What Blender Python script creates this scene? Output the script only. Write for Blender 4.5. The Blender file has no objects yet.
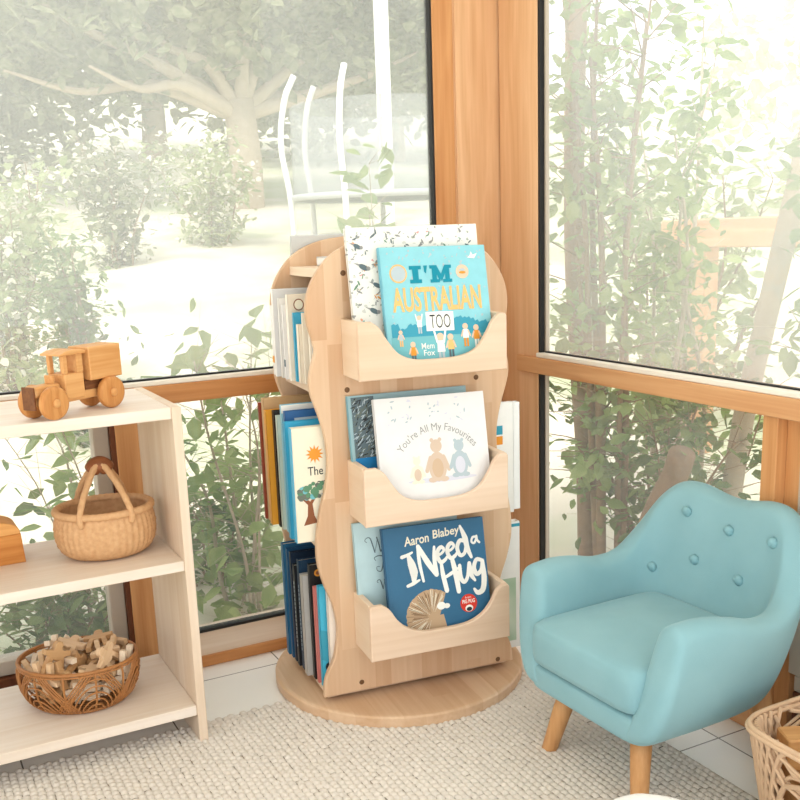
import bpy, math, random
import numpy as np
from mathutils import Matrix, Vector, Quaternion, Euler

PI = math.pi
scene = bpy.context.scene
COL = scene.collection

# ------------------------------------------------------------------ colours / materials
def lin(c):
    return tuple(((v/255)/12.92 if v/255 <= .04045 else ((v/255+.055)/1.055)**2.4) for v in c)

def hexa(c):
    return (*lin(c), 1.0)

MATS = {}
def base_mat(name):
    m = bpy.data.materials.new(name); m.use_nodes = True
    nt = m.node_tree; b = nt.nodes['Principled BSDF']
    return m, nt, b

def plain(name, rgb, rough=.55, spec=.3, var=.06, scale=30, bump=0., bscale=200):
    """matte colour with a little procedural variation"""
    if name in MATS: return MATS[name]
    m, nt, b = base_mat(name)
    N, L = nt.nodes, nt.links
    tc = N.new('ShaderNodeTexCoord'); no = N.new('ShaderNodeTexNoise')
    no.inputs['Scale'].default_value = scale; no.inputs['Detail'].default_value = 3
    L.new(tc.outputs['Object'], no.inputs['Vector'])
    mx = N.new('ShaderNodeMix'); mx.data_type = 'RGBA'
    c = lin(rgb)
    mx.inputs['A'].default_value = (*[v*(1-var) for v in c], 1)
    mx.inputs['B'].default_value = (*[min(1, v*(1+var)) for v in c], 1)
    L.new(no.outputs['Fac'], mx.inputs['Factor']); L.new(mx.outputs['Result'], b.inputs['Base Color'])
    b.inputs['Roughness'].default_value = rough
    b.inputs['Specular IOR Level'].default_value = spec
    if bump:
        n2 = N.new('ShaderNodeTexNoise'); n2.inputs['Scale'].default_value = bscale
        L.new(tc.outputs['Object'], n2.inputs['Vector'])
        bp = N.new('ShaderNodeBump'); bp.inputs['Strength'].default_value = bump; bp.inputs['Distance'].default_value = .002
        L.new(n2.outputs['Fac'], bp.inputs['Height']); L.new(bp.outputs['Normal'], b.inputs['Normal'])
    MATS[name] = m
    return m

def wood(name, light, dark, axis='z', grain=14, stave=0., stave_axis='x', stave_amt=.5, rough=.5, spec=.3):
    """long-grained wood; optional glued staves of differing tone"""
    if name in MATS: return MATS[name]
    m, nt, b = base_mat(name)
    N, L = nt.nodes, nt.links
    tc = N.new('ShaderNodeTexCoord')
    mp = N.new('ShaderNodeMapping')
    s = [grain*3.0]*3; s['xyz'.index(axis)] = grain*.22
    mp.inputs['Scale'].default_value = s
    L.new(tc.outputs['Object'], mp.inputs['Vector'])
    vec = mp.outputs['Vector']
    sv = None
    if stave:
        sep = N.new('ShaderNodeSeparateXYZ'); L.new(tc.outputs['Object'], sep.inputs[0])
        d = N.new('ShaderNodeMath'); d.operation = 'DIVIDE'; d.inputs[1].default_value = stave
        L.new(sep.outputs['xyz'.index(stave_axis)], d.inputs[0])
        f = N.new('ShaderNodeMath'); f.operation = 'FLOOR'; L.new(d.outputs[0], f.inputs[0])
        # end-to-end joints, staggered per stave
        wn0 = N.new('ShaderNodeTexWhiteNoise'); wn0.noise_dimensions = '1D'; L.new(f.outputs[0], wn0.inputs['W'])
        la = N.new('ShaderNodeMath'); la.operation = 'DIVIDE'; la.inputs[1].default_value = .36
        L.new(sep.outputs['xyz'.index(axis)], la.inputs[0])
        ad = N.new('ShaderNodeMath'); ad.operation = 'ADD'; L.new(la.outputs[0], ad.inputs[0]); L.new(wn0.outputs['Value'], ad.inputs[1])
        fl = N.new('ShaderNodeMath'); fl.operation = 'FLOOR'; L.new(ad.outputs[0], fl.inputs[0])
        cb = N.new('ShaderNodeCombineXYZ'); L.new(f.outputs[0], cb.inputs[0]); L.new(fl.outputs[0], cb.inputs[1])
        wn = N.new('ShaderNodeTexWhiteNoise'); wn.noise_dimensions = '2D'; L.new(cb.outputs[0], wn.inputs['Vector'])
        sv = wn.outputs['Value']
        va = N.new('ShaderNodeVectorMath'); va.operation = 'MULTIPLY_ADD'
        va.inputs[1].default_value = (7, 7, 7); L.new(wn.outputs['Color'], va.inputs[0]); L.new(vec, va.inputs[2])
        vec = va.outputs[0]
    n1 = N.new('ShaderNodeTexNoise'); n1.inputs['Scale'].default_value = 1.0; n1.inputs['Detail'].default_value = 5; n1.inputs['Distortion'].default_value = .6
    L.new(vec, n1.inputs['Vector'])
    mp2 = N.new('ShaderNodeVectorMath'); mp2.operation = 'MULTIPLY'
    k = [4.5]*3; k['xyz'.index(axis)] = 1.5; mp2.inputs[1].default_value = k
    L.new(vec, mp2.inputs[0])
    n2 = N.new('ShaderNodeTexNoise'); n2.inputs['Scale'].default_value = 1.0; n2.inputs['Detail'].default_value = 4
    L.new(mp2.outputs[0], n2.inputs['Vector'])
    mix = N.new('ShaderNodeMath'); mix.operation = 'MULTIPLY_ADD'; mix.inputs[1].default_value = .4
    L.new(n2.outputs['Fac'], mix.inputs[0]); L.new(n1.outputs['Fac'], mix.inputs[2])
    rp = N.new('ShaderNodeMapRange'); rp.inputs['From Min'].default_value = .45; rp.inputs['From Max'].default_value = .95
    L.new(mix.outputs[0], rp.inputs['Value'])
    fac = rp.outputs['Result']
    if sv:
        m2 = N.new('ShaderNodeMix'); m2.data_type = 'FLOAT'; m2.inputs['Factor'].default_value = stave_amt
        L.new(fac, m2.inputs['A']); L.new(sv, m2.inputs['B']); fac = m2.outputs['Result']
    cr = N.new('ShaderNodeMix'); cr.data_type = 'RGBA'
    cr.inputs['A'].default_value = hexa(light); cr.inputs['B'].default_value = hexa(dark)
    L.new(fac, cr.inputs['Factor']); L.new(cr.outputs['Result'], b.inputs['Base Color'])
    bp = N.new('ShaderNodeBump'); bp.inputs['Strength'].default_value = .06; bp.inputs['Distance'].default_value = .001
    L.new(n2.outputs['Fac'], bp.inputs['Height']); L.new(bp.outputs['Normal'], b.inputs['Normal'])
    b.inputs['Roughness'].default_value = rough; b.inputs['Specular IOR Level'].default_value = spec
    MATS[name] = m
    return m

def leafmat(name, rgb, rgb2, trans=.45):
    if name in MATS: return MATS[name]
    m = bpy.data.materials.new(name); m.use_nodes = True
    nt = m.node_tree; N, L = nt.nodes, nt.links
    N.remove(N['Principled BSDF']); out = N['Material Output']
    oi = N.new('ShaderNodeTexCoord'); no = N.new('ShaderNodeTexNoise'); no.inputs['Scale'].default_value = 9
    L.new(oi.outputs['Object'], no.inputs['Vector'])
    rp = N.new('ShaderNodeMapRange'); rp.inputs['From Min'].default_value = .35; rp.inputs['From Max'].default_value = .65
    L.new(no.outputs['Fac'], rp.inputs['Value'])
    mx = N.new('ShaderNodeMix'); mx.data_type = 'RGBA'; mx.inputs['A'].default_value = hexa(rgb); mx.inputs['B'].default_value = hexa(rgb2)
    L.new(rp.outputs['Result'], mx.inputs['Factor'])
    d = N.new('ShaderNodeBsdfDiffuse'); t = N.new('ShaderNodeBsdfTranslucent'); s = N.new('ShaderNodeMixShader'); s.inputs[0].default_value = trans
    L.new(mx.outputs['Result'], d.inputs[0]); L.new(mx.outputs['Result'], t.inputs[0])
    L.new(d.outputs[0], s.inputs[1]); L.new(t.outputs[0], s.inputs[2]); L.new(s.outputs[0], out.inputs[0])
    MATS[name] = m
    return m

def glassmat(name, dirt_haze):
    """window pane: clear, faint reflection, pale film for both window dirt and lens-flare haze"""
    m = bpy.data.materials.new(name); m.use_nodes = True
    nt = m.node_tree; N, L = nt.nodes, nt.links
    N.remove(N['Principled BSDF']); out = N['Material Output']
    tr = N.new('ShaderNodeBsdfTransparent'); tl = N.new('ShaderNodeBsdfTranslucent'); tl.inputs[0].default_value = (.97, .97, .93, 1)
    tc = N.new('ShaderNodeTexCoord'); no = N.new('ShaderNodeTexNoise'); no.inputs['Scale'].default_value = 2.2; no.inputs['Detail'].default_value = 4
    L.new(tc.outputs['Object'], no.inputs['Vector'])
    rp = N.new('ShaderNodeMapRange'); rp.inputs['From Min'].default_value = .3; rp.inputs['From Max'].default_value = .7
    rp.inputs['To Min'].default_value = dirt_haze*.8; rp.inputs['To Max'].default_value = dirt_haze*1.2
    L.new(no.outputs['Fac'], rp.inputs['Value'])
    s = N.new('ShaderNodeMixShader'); L.new(rp.outputs['Result'], s.inputs[0])
    L.new(tr.outputs[0], s.inputs[1]); L.new(tl.outputs[0], s.inputs[2])
    gl = N.new('ShaderNodeBsdfGlossy'); gl.inputs['Roughness'].default_value = .02
    s2 = N.new('ShaderNodeMixShader'); s2.inputs[0].default_value = .03
    L.new(s.outputs[0], s2.inputs[1]); L.new(gl.outputs[0], s2.inputs[2]); L.new(s2.outputs[0], out.inputs[0])
    return m

# ------------------------------------------------------------------ mesh builder
class MB:
    def __init__(s):
        s.v = []; s.f = []; s.mi = []; s.sm = []
    def add(s, vs, fs, mi=0, smooth=False, M=None):
        o = len(s.v)
        if M is not None: vs = [tuple(M @ Vector(p)) for p in vs]
        s.v.extend([tuple(p) for p in vs])
        for f in fs:
            s.f.append([i+o for i in f]); s.mi.append(mi); s.sm.append(smooth)
        return s
    def box(s, x0, x1, y0, y1, z0, z1, b=0.0, mi=0, M=None):
        if b <= 0:
            vs = [(x, y, z) for z in (z0, z1) for y in (y0, y1) for x in (x0, x1)]
            fs = [(0,2,3,1),(4,5,7,6),(0,1,5,4),(2,6,7,3),(0,4,6,2),(1,3,7,5)]
            return s.add(vs, fs, mi, False, M)
        b = min(b, (x1-x0)*.49, (y1-y0)*.49, (z1-z0)*.49)
        # chamfered box: 24 verts
        vs = []; idx = {}
        X = (x0, x1); Y = (y0, y1); Z = (z0, z1)
        for i in (0,1):
            for j in (0,1):
                for k in (0,1):
                    sx, sy, sz = (b if i == 0 else -b), (b if j == 0 else -b), (b if k == 0 else -b)
                    p = (X[i], Y[j], Z[k])
                    idx[i,j,k,'x'] = len(vs); vs.append((p[0], p[1]+sy, p[2]+sz))
                    idx[i,j,k,'y'] = len(vs); vs.append((p[0]+sx, p[1], p[2]+sz))
                    idx[i,j,k,'z'] = len(vs); vs.append((p[0]+sx, p[1]+sy, p[2]))
        c = [(x0+x1)/2, (y0+y1)/2, (z0+z1)/2]
        fs = []
        def face(ids):
            P = [Vector(vs[q]) for q in ids]
            n = (P[1]-P[0]).cross(P[2]-P[0]); ctr = sum(P, Vector())/len(P) - Vector(c)
            fs.append(ids if n.dot(ctr) > 0 else ids[::-1])
        for i in (0,1):
            face([idx[i,0,0,'x'], idx[i,1,0,'x'], idx[i,1,1,'x'], idx[i,0,1,'x']])
            face([idx[0,i,0,'y'], idx[1,i,0,'y'], idx[1,i,1,'y'], idx[0,i,1,'y']])
            face([idx[0,0,i,'z'], idx[1,0,i,'z'], idx[1,1,i,'z'], idx[0,1,i,'z']])
            for j in (0,1):
                face([idx[i,j,0,'x'], idx[i,j,1,'x'], idx[i,j,1,'y'], idx[i,j,0,'y']])
                face([idx[i,0,j,'x'], idx[i,1,j,'x'], idx[i,1,j,'z'], idx[i,0,j,'z']])
                face([idx[0,i,j,'y'], idx[1,i,j,'y'], idx[1,i,j,'z'], idx[0,i,j,'z']])
                for k in (0,1):
                    face([idx[i,j,k,'x'], idx[i,j,k,'y'], idx[i,j,k,'z']])
        return s.add(vs, fs, mi, False, M)
    def prism(s, outline, y0, y1, mi=0, M=None, b=0.0):
        """outline [(x,z)] counter-clockwise seen from -y, extruded y0..y1, optional soft edge b"""
        n = len(outline)
        rings = []
        if b > 0:
            def inset(o, d):
                r = []
                for i in range(n):
                    p0 = Vector(o[i-1]); p1 = Vector(o[i]); p2 = Vector(o[(i+1) % n])
                    e1 = (p1-p0).normalized(); e2 = (p2-p1).normalized()
                    n1 = Vector((-e1.y, e1.x)); n2 = Vector((-e2.y, e2.x)); q = (n1+n2)
                    q = q.normalized()/max(.4, q.normalized().dot(n1)) if q.length > 1e-6 else n1
                    r.append(tuple(p1+q*d))
                return r
            ins = inset(outline, b)
            rings = [(ins, y0), (outline, y0+b), (outline, y1-b), (ins, y1)]
        else:
            rings = [(outline, y0), (outline, y1)]
        vs = []
        for o, y in rings: vs += [(x, y, z) for x, z in o]
        fs = [tuple(range(n)), tuple(range(len(vs)-1, len(vs)-n-1, -1))]
        for r in range(len(rings)-1):
            for i in range(n):
                j = (i+1) % n
                fs.append((r*n+j, r*n+i, (r+1)*n+i, (r+1)*n+j))
        return s.add(vs, fs, mi, False, M)
    def tube(s, pts, rad, seg=8, mi=0, M=None, flat=1.0, closed=False):
        pts = [Vector(p) for p in pts]; n = len(pts)
        R = rad if isinstance(rad, (list, tuple)) else [rad]*n
        vs = []; prev = None
        for i, p in enumerate(pts):
            a = pts[(i-1) % n] if (closed or i > 0) else pts[i]
            c = pts[(i+1) % n] if (closed or i < n-1) else pts[i]
            t = (c-a).normalized()
            if prev is None:
                u = t.orthogonal().normalized()
            else:
                u = (prev - t*prev.dot(t)); u = u.normalized() if u.length > 1e-6 else t.orthogonal().normalized()
            prev = u; w = t.cross(u)
            for k in range(seg):
                an = 2*PI*k/seg
                vs.append(tuple(p + u*math.cos(an)*R[i] + w*math.sin(an)*R[i]*flat))
        fs = []
        m = n if closed else n-1
        for i in range(m):
            for k in range(seg):
                k2 = (k+1) % seg; j = (i+1) % n
                fs.append((i*seg+k, i*seg+k2, j*seg+k2, j*seg+k))
        if not closed:
            fs.append(tuple(range(seg-1, -1, -1))); fs.append(tuple(range((n-1)*seg, n*seg)))
        return s.add(vs, fs, mi, True, M)
    def lathe(s, prof, seg=32, mi=0, M=None, smooth=True, sx=1., sy=1.):
        vs = []; n = len(prof)
        for r, z in prof:
            for k in range(seg):
                a = 2*PI*k/seg; vs.append((r*math.cos(a)*sx, r*math.sin(a)*sy, z))
        fs = []
        for i in range(n-1):
            for k in range(seg):
                k2 = (k+1) % seg
                fs.append((i*seg+k, i*seg+k2, (i+1)*seg+k2, (i+1)*seg+k))
        fs.append(tuple(range(seg-1, -1, -1))); fs.append(tuple(range((n-1)*seg, n*seg)))
        return s.add(vs, fs, mi, smooth, M)
    def ball(s, c, rx, ry, rz, seg=16, rings=10, mi=0, M=None):
        vs = [(c[0], c[1], c[2]-rz)]
        for i in range(1, rings):
            t = -PI/2+PI*i/rings
            for k in range(seg):
                a = 2*PI*k/seg
                vs.append((c[0]+rx*math.cos(t)*math.cos(a), c[1]+ry*math.cos(t)*math.sin(a), c[2]+rz*math.sin(t)))
        vs.append((c[0], c[1], c[2]+rz)); fs = []
        for k in range(seg):
            k2 = (k+1) % seg
            fs.append((0, 1+k2, 1+k))
            for i in range(rings-2):
                a = 1+i*seg; fs.append((a+k, a+k2, a+seg+k2, a+seg+k))
            a = 1+(rings-2)*seg; fs.append((a+k, a+k2, len(vs)-1))
        return s.add(vs, fs, mi, True, M)
    def build(s, name, mats, parent=None):
        me = bpy.data.meshes.new(name)
        me.from_pydata(s.v, [], s.f); 
        if not isinstance(mats, (list, tuple)): mats = [mats]
        for m in mats: me.materials.append(m)
        me.polygons.foreach_set('material_index', s.mi); me.polygons.foreach_set('use_smooth', s.sm)
        me.update()
        o = bpy.data.objects.new(name, me); COL.objects.link(o)
        if parent is not None: o.parent = parent
        return o

def nmesh(name, V, F, mats, parent=None, smooth=False):
    """big mesh from numpy arrays, all faces with the same vertex count"""
    V = np.asarray(V, np.float32); F = np.asarray(F, np.int32)
    me = bpy.data.meshes.new(name); k = F.shape[1]
    me.vertices.add(len(V)); me.vertices.foreach_set('co', V.ravel())
    me.loops.add(F.size); me.loops.foreach_set('vertex_index', F.ravel())
    me.polygons.add(len(F)); me.polygons.foreach_set('loop_start', np.arange(0, F.size, k, dtype=np.int32))
    if smooth: me.polygons.foreach_set('use_smooth', np.ones(len(F), bool))
    me.update(calc_edges=True); me.validate()
    if not isinstance(mats, (list, tuple)): mats = [mats]
    for m in mats: me.materials.append(m)
    o = bpy.data.objects.new(name, me); COL.objects.link(o)
    if parent is not None: o.parent = parent
    return o

def tag(o, label=None, cat=None, group=None, kind=None):
    if label: o['label'] = label
    if cat: o['category'] = cat
    if group: o['group'] = group
    if kind: o['kind'] = kind
    return o

def thing(name, label, cat, loc=(0,0,0), rz=0., group=None, rot=None):
    o = bpy.data.objects.new(name, None); COL.objects.link(o)
    o.empty_display_size = .05
    o.location = loc; o.rotation_euler = rot if rot else (0, 0, rz)
    return tag(o, label, cat, group)

def structure(name, label=None):
    o = bpy.data.objects.new(name, None); COL.objects.link(o); o['kind'] = 'structure'
    if label: o['label'] = label
    return o

def catmull(P, n):
    """smooth open curve through the points, n samples per span"""
    P = [np.array(p, float) for p in P]; out = []
    Q = [2*P[0]-P[1]] + P + [2*P[-1]-P[-2]]
    for i in range(1, len(Q)-2):
        for k in range(n):
            t = k/n; a, b, c, d = Q[i-1:i+3]
            out.append(.5*((2*b)+(c-a)*t+(2*a-5*b+4*c-d)*t*t+(3*b-a-3*c+d)*t**3))
    out.append(P[-1]); return out

def pchip(P, n):
    """smooth closed-free outline without overshoot (P: list of 2-D points)"""
    return [tuple(q) for q in catmull(P, n)]

# ------------------------------------------------------------------ palettes
FRAME = wood('frame_timber', (218, 164, 110), (190, 128, 76), 'z', 10)
FRAMEX = wood('frame_timber_x', (208, 148, 92), (180, 116, 64), 'x', 10)
FRAMEY = wood('frame_timber_y', (222, 174, 126), (198, 140, 92), 'y', 10)
FRAMEL = wood('post_timber', (230, 188, 146), (208, 158, 114), 'z', 10)
SASHB = wood('sash_timber_dark', (116, 66, 36), (82, 42, 22), 'z', 10)
GREYF = plain('sash_grey_paint', (186, 174, 158), .5)
SILLP = wood('sill_lit_timber', (226, 208, 190), (206, 180, 154), 'x', 8)  # paler than the frame: light on the sill top is put into the colour
GASK = plain('black_gasket', (34, 32, 30), .6)
SPIN = wood('rubberwood', (226, 196, 164), (196, 154, 118), 'z', 9, stave=.040, stave_axis='x', stave_amt=.62, rough=.42)
SPINY = wood('rubberwood_shelf_lit', (238, 218, 194), (222, 194, 164), 'y', 9, stave=.05, stave_axis='x', stave_amt=.4, rough=.42)  # paler than the panels: daylight whitening the shelves is put into the colour
SPINX = wood('rubberwood_tray', (232, 206, 182), (216, 184, 154), 'x', 7, rough=.42)
DISC = wood('rubberwood_disc', (226, 196, 164), (194, 152, 114), 'y', 9, stave=.05, stave_axis='x', stave_amt=.5, rough=.4)
SHELF = wood('pale_shelf_wood', (238, 226, 214), (224, 206, 186), 'x', 7, rough=.45)
SHELFZ = wood('pale_shelf_wood_upright', (232, 214, 194), (214, 188, 160), 'z', 7, rough=.45)
TOY = wood('toy_pine', (226, 176, 118), (204, 142, 80), 'x', 16, rough=.45)
TOYD = wood('toy_end_grain', (132, 84, 48), (96, 56, 30), 'x', 30)
TOYW = wood('toy_wheel_wood', (214, 156, 94), (186, 120, 62), 'z', 24)
TEAL = None

# ------------------------------------------------------------------ camera
F_PX, YAW, PIT, ROLL, PPY = 992.5, .4765, .2223, -.03497, 456.0
cam = bpy.data.cameras.new('camera'); camo = bpy.data.objects.new('camera', cam); COL.objects.link(camo)
fw = Vector((math.sin(YAW)*math.cos(PIT), math.cos(YAW)*math.cos(PIT), -math.sin(PIT)))
rt = Vector((math.cos(YAW), -math.sin(YAW), 0)); up = rt.cross(fw)
c_, s_ = math.cos(ROLL), math.sin(ROLL)
rt, up = c_*rt+s_*up, -s_*rt+c_*up
camo.matrix_world = Matrix(((rt.x, up.x, -fw.x, 0), (rt.y, up.y, -fw.y, 0), (rt.z, up.z, -fw.z, 1.12), (0, 0, 0, 1)))
cam.sensor_width = 36; cam.lens = F_PX/800*36; cam.shift_y = (PPY-400)/800
cam.clip_start = .02; cam.clip_end = 300
scene.camera = camo

# ------------------------------------------------------------------ world and lights
w = bpy.data.worlds.new('sky'); scene.world = w; w.use_nodes = True
nt = w.node_tree; bg = nt.nodes['Background']
tc = nt.nodes.new('ShaderNodeTexCoord'); sp_ = nt.nodes.new('ShaderNodeSeparateXYZ'); nt.links.new(tc.outputs['Generated'], sp_.inputs[0])
mr = nt.nodes.new('ShaderNodeMapRange'); mr.inputs['From Min'].default_value = -.1; mr.inputs['From Max'].default_value = .6
nt.links.new(sp_.outputs['Z'], mr.inputs['Value'])
mx = nt.nodes.new('ShaderNodeMix'); mx.data_type = 'RGBA'
mx.inputs['A'].default_value = (.965, .98, .995, 1); mx.inputs['B'].default_value = (.93, .97, 1.0, 1)
nt.links.new(mr.outputs['Result'], mx.inputs['Factor']); nt.links.new(mx.outputs['Result'], bg.inputs['Color'])
bg.inputs['Strength'].default_value = 1.35
sun = bpy.data.lights.new('sun', 'SUN'); sun.energy = 2.0; sun.angle = math.radians(14); sun.color = (1, .97, .92)
so = bpy.data.objects.new('sun', sun); COL.objects.link(so)
so.rotation_euler = Vector((.55, .45, -1.0)).to_track_quat('-Z', 'Y').to_euler()
so.location = (-3, -2, 6)

scene.view_settings.view_transform = 'Standard'
scene.view_settings.look = 'None'
scene.view_settings.gamma = 1
scene.view_settings.exposure = 0.66
cy = scene.cycles
cy.use_denoising = True
cy.max_bounces = 8; cy.transparent_max_bounces = 16; cy.diffuse_bounces = 4; cy.glossy_bounces = 2
cy.sample_clamp_indirect = 6; cy.caustics_reflective = False; cy.caustics_refractive = False

# ------------------------------------------------------------------ room shell
def floor_mat():
    m, nt, b = base_mat('white_floor_tiles'); N, L = nt.nodes, nt.links
    tc = N.new('ShaderNodeTexCoord'); sep = N.new('ShaderNodeSeparateXYZ'); L.new(tc.outputs['Object'], sep.inputs[0])
    def line(o, off, per):
        a = N.new('ShaderNodeMath'); a.operation = 'SUBTRACT'; a.inputs[1].default_value = off; L.new(o, a.inputs[0])
        d = N.new('ShaderNodeMath'); d.operation = 'DIVIDE'; d.inputs[1].default_value = per; L.new(a.outputs[0], d.inputs[0])
        f = N.new('ShaderNodeMath'); f.operation = 'PINGPONG'; f.inputs[1].default_value = .5; L.new(d.outputs[0], f.inputs[0])
        l = N.new('ShaderNodeMath'); l.operation = 'LESS_THAN'; l.inputs[1].default_value = .0017/per; L.new(f.outputs[0], l.inputs[0])
        return l.outputs[0]
    mx = N.new('ShaderNodeMath'); mx.operation = 'MAXIMUM'
    L.new(line(sep.outputs[0], .84, .344), mx.inputs[0]); L.new(line(sep.outputs[1], 1.468, .299), mx.inputs[1])
    no = N.new('ShaderNodeTexNoise'); no.inputs['Scale'].default_value = 5; L.new(tc.outputs['Object'], no.inputs['Vector'])
    c = N.new('ShaderNodeMix'); c.data_type = 'RGBA'; c.inputs['A'].default_value = hexa((244, 240, 234)); c.inputs['B'].default_value = hexa((252, 249, 244))
    L.new(no.outputs['Fac'], c.inputs['Factor'])
    c2 = N.new('ShaderNodeMix'); c2.data_type = 'RGBA'; c2.inputs['B'].default_value = hexa((120, 114, 108))
    L.new(c.outputs['Result'], c2.inputs['A']); L.new(mx.outputs[0], c2.inputs['Factor']); L.new(c2.outputs['Result'], b.inputs['Base Color'])
    b.inputs['Roughness'].default_value = .25; b.inputs['Specular IOR Level'].default_value = .4
    return m
WHITEW = plain('white_wall_paint', (240, 236, 228), .8, var=.02)
o = MB().box(-2.6, 1.75, -2.2, 2.56, -.06, 0).build('floor', floor_mat()); o['kind'] = 'structure'
o = MB().box(-2.6, 1.75, -.4, 2.56, 2.40, 2.48).build('ceiling', WHITEW); o['kind'] = 'structure'
o = MB().box(-2.6, -1.16, 2.44, 2.55, 0, 2.40).build('wall_left', WHITEW); o['kind'] = 'structure'
o = MB().box(1.62, 1.74, -.9, .34, 0, 2.40).build('wall_right', WHITEW); o['kind'] = 'structure'

PALEB = plain('pale_bead', (236, 228, 214), .4)
GLASS_D = glassmat('dirt_haze_glass', .21)  # flare haze over the garden is put into this film with the dirt
GLASS_C = glassmat('clear_glass', .07)

# left window (plane y = 2.45)
w1 = structure('window_1', 'timber-framed window behind the low shelf, with garden outside')
MB().box(1.405, 1.4695, 2.45, 2.482, 0, 2.3, .003).build('jamb', FRAME, w1)
MB().box(-1.16, 1.405, 2.44, 2.55, .720, .768, .002).build('rail', FRAMEX, w1)
MB().box(-1.16, 1.61, 2.44, 2.55, 2.30, 2.40, .002).build('head', FRAMEX, w1)
MB().box(.536, 1.405, 2.445, 2.50, 0, .030, .002).build('bottom_rail', FRAMEX, w1)
s = MB(); s.prism([(2.455, .030), (2.56, .030), (2.56, .076), (2.505, .076), (2.462, .036)], .536, 1.405, M=Matrix(((0,1,0,0),(1,0,0,0),(0,0,1,0),(0,0,0,1))))
s.build('sill', SILLP, w1)
MB().box(.480, .536, 2.452, 2.55, 0, .720, .002).build('mullion', FRAME, w1)
s = MB().box(.468, .480, 2.458, 2.55, 0, .720); s.build('mullion_stop', SASHB, w1)
s = MB().box(.430, .468, 2.475, 2.53, .085, .720, .002).box(-1.16, .430, 2.475, 2.53, .085, .122, .002).box(-1.16, .43, 2.475, 2.53, .69, .72, .002)
s.build('sash', GREYF, w1)
MB().box(-1.16, .468, 2.46, 2.55, 0, .083, .002).build('sash_sill', SASHB, w1)
s = MB().box(1.399, 1.405, 2.453, 2.48, .768, 2.3).box(-1.16, 1.399, 2.462, 2.48, .780, .784).box(.535, 1.405, 2.503, 2.53, .074, .0815).box(1.399, 1.405, 2.453, 2.49, .08, .72)
s.build('gasket', GASK, w1)
MB().box(-1.16, 1.405, 2.444, 2.468, .768, .780, .002).build('glazing_bead', PALEB, w1)
MB().box(-1.16, 1.400, 2.470, 2.476, .77, 2.3).build('pane', GLASS_D, w1)
MB().box(.535, 1.40, 2.512, 2.518, .076, .72).build('pane', GLASS_C, w1)
MB().box(-1.16, .432, 2.500, 2.506, .12, .69).build('pane', GLASS_C, w1)

# corner post
o = MB().box(1.475, 1.645, 2.45, 2.482, 0, 2.4, .003).box(1.4695, 1.475, 2.455, 2.48, 0, 2.4).build('trim_1', FRAMEL); o['kind'] = 'structure'; o['label'] = 'tall pale timber post in the corner between the two windows'

# right window (plane x = 1.61)
w2 = structure('window_2', 'timber-framed window behind the blue armchair, shrubs outside')
MB().box(1.610, 1.645, 2.262, 2.444, 0, 2.3, .003).build('jamb', FRAMEL, w2)
MB().box(1.598, 1.72, .34, 2.35, .722, .767, .002).build('rail', FRAMEY, w2)
MB().box(1.60, 1.72, .34, 2.444, 2.30, 2.40, .002).build('head', FRAMEY, w2)
MB().box(1.612, 1.72, 1.422, 1.462, 0, .722, .002).build('mullion', FRAME, w2)
MB().box(1.640, 1.72, 1.382, 1.422, 0, .722, .002).build('mullion_stop', FRAME, w2)
MB().box(1.612, 1.72, 1.462, 2.262, 0, .06, .002).build('bottom_rail', FRAMEY, w2)
MB().box(1.650, 1.68, .34, 1.382, .20, .70, .002).build('panel', GREYF, w2)
s = MB().box(1.635, 1.69, .34, 1.365, .13, .165, .002).box(1.635, 1.69, 1.335, 1.382, .165, .70, .002); s.build('sash', GREYF, w2)
MB().box(1.63, 1.72, .34, 1.363, 0, .13, .002).build('sash_sill', SASHB, w2)
MB().box(1.64, 1.69, .34, 1.30, .165, .20, .002).build('sash_rail', SASHB, w2)
s = MB().box(1.612, 1.627, 2.254, 2.262, .767, 2.3).box(1.624, 1.636, .34, 2.25, .7795, .783).box(1.612, 1.627, 2.254, 2.262, .06, .722); s.build('gasket', GASK, w2)
s = MB().box(1.627, 1.640, 2.248, 2.262, .77, 2.3, .001).box(1.627, 1.640, 2.250, 2.262, .06, .722, .001); s.build('glazing_bead', GREYF, w2)
MB().box(1.602, 1.632, .34, 2.262, .767, .7795, .002).build('glazing_bead', PALEB, w2)
MB().box(1.634, 1.640, .34, 2.25, .77, 2.3).build('pane', GLASS_D, w2)
MB().box(1.634, 1.640, 1.462, 2.25, .06, .722).build('pane', GLASS_C, w2)

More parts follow.
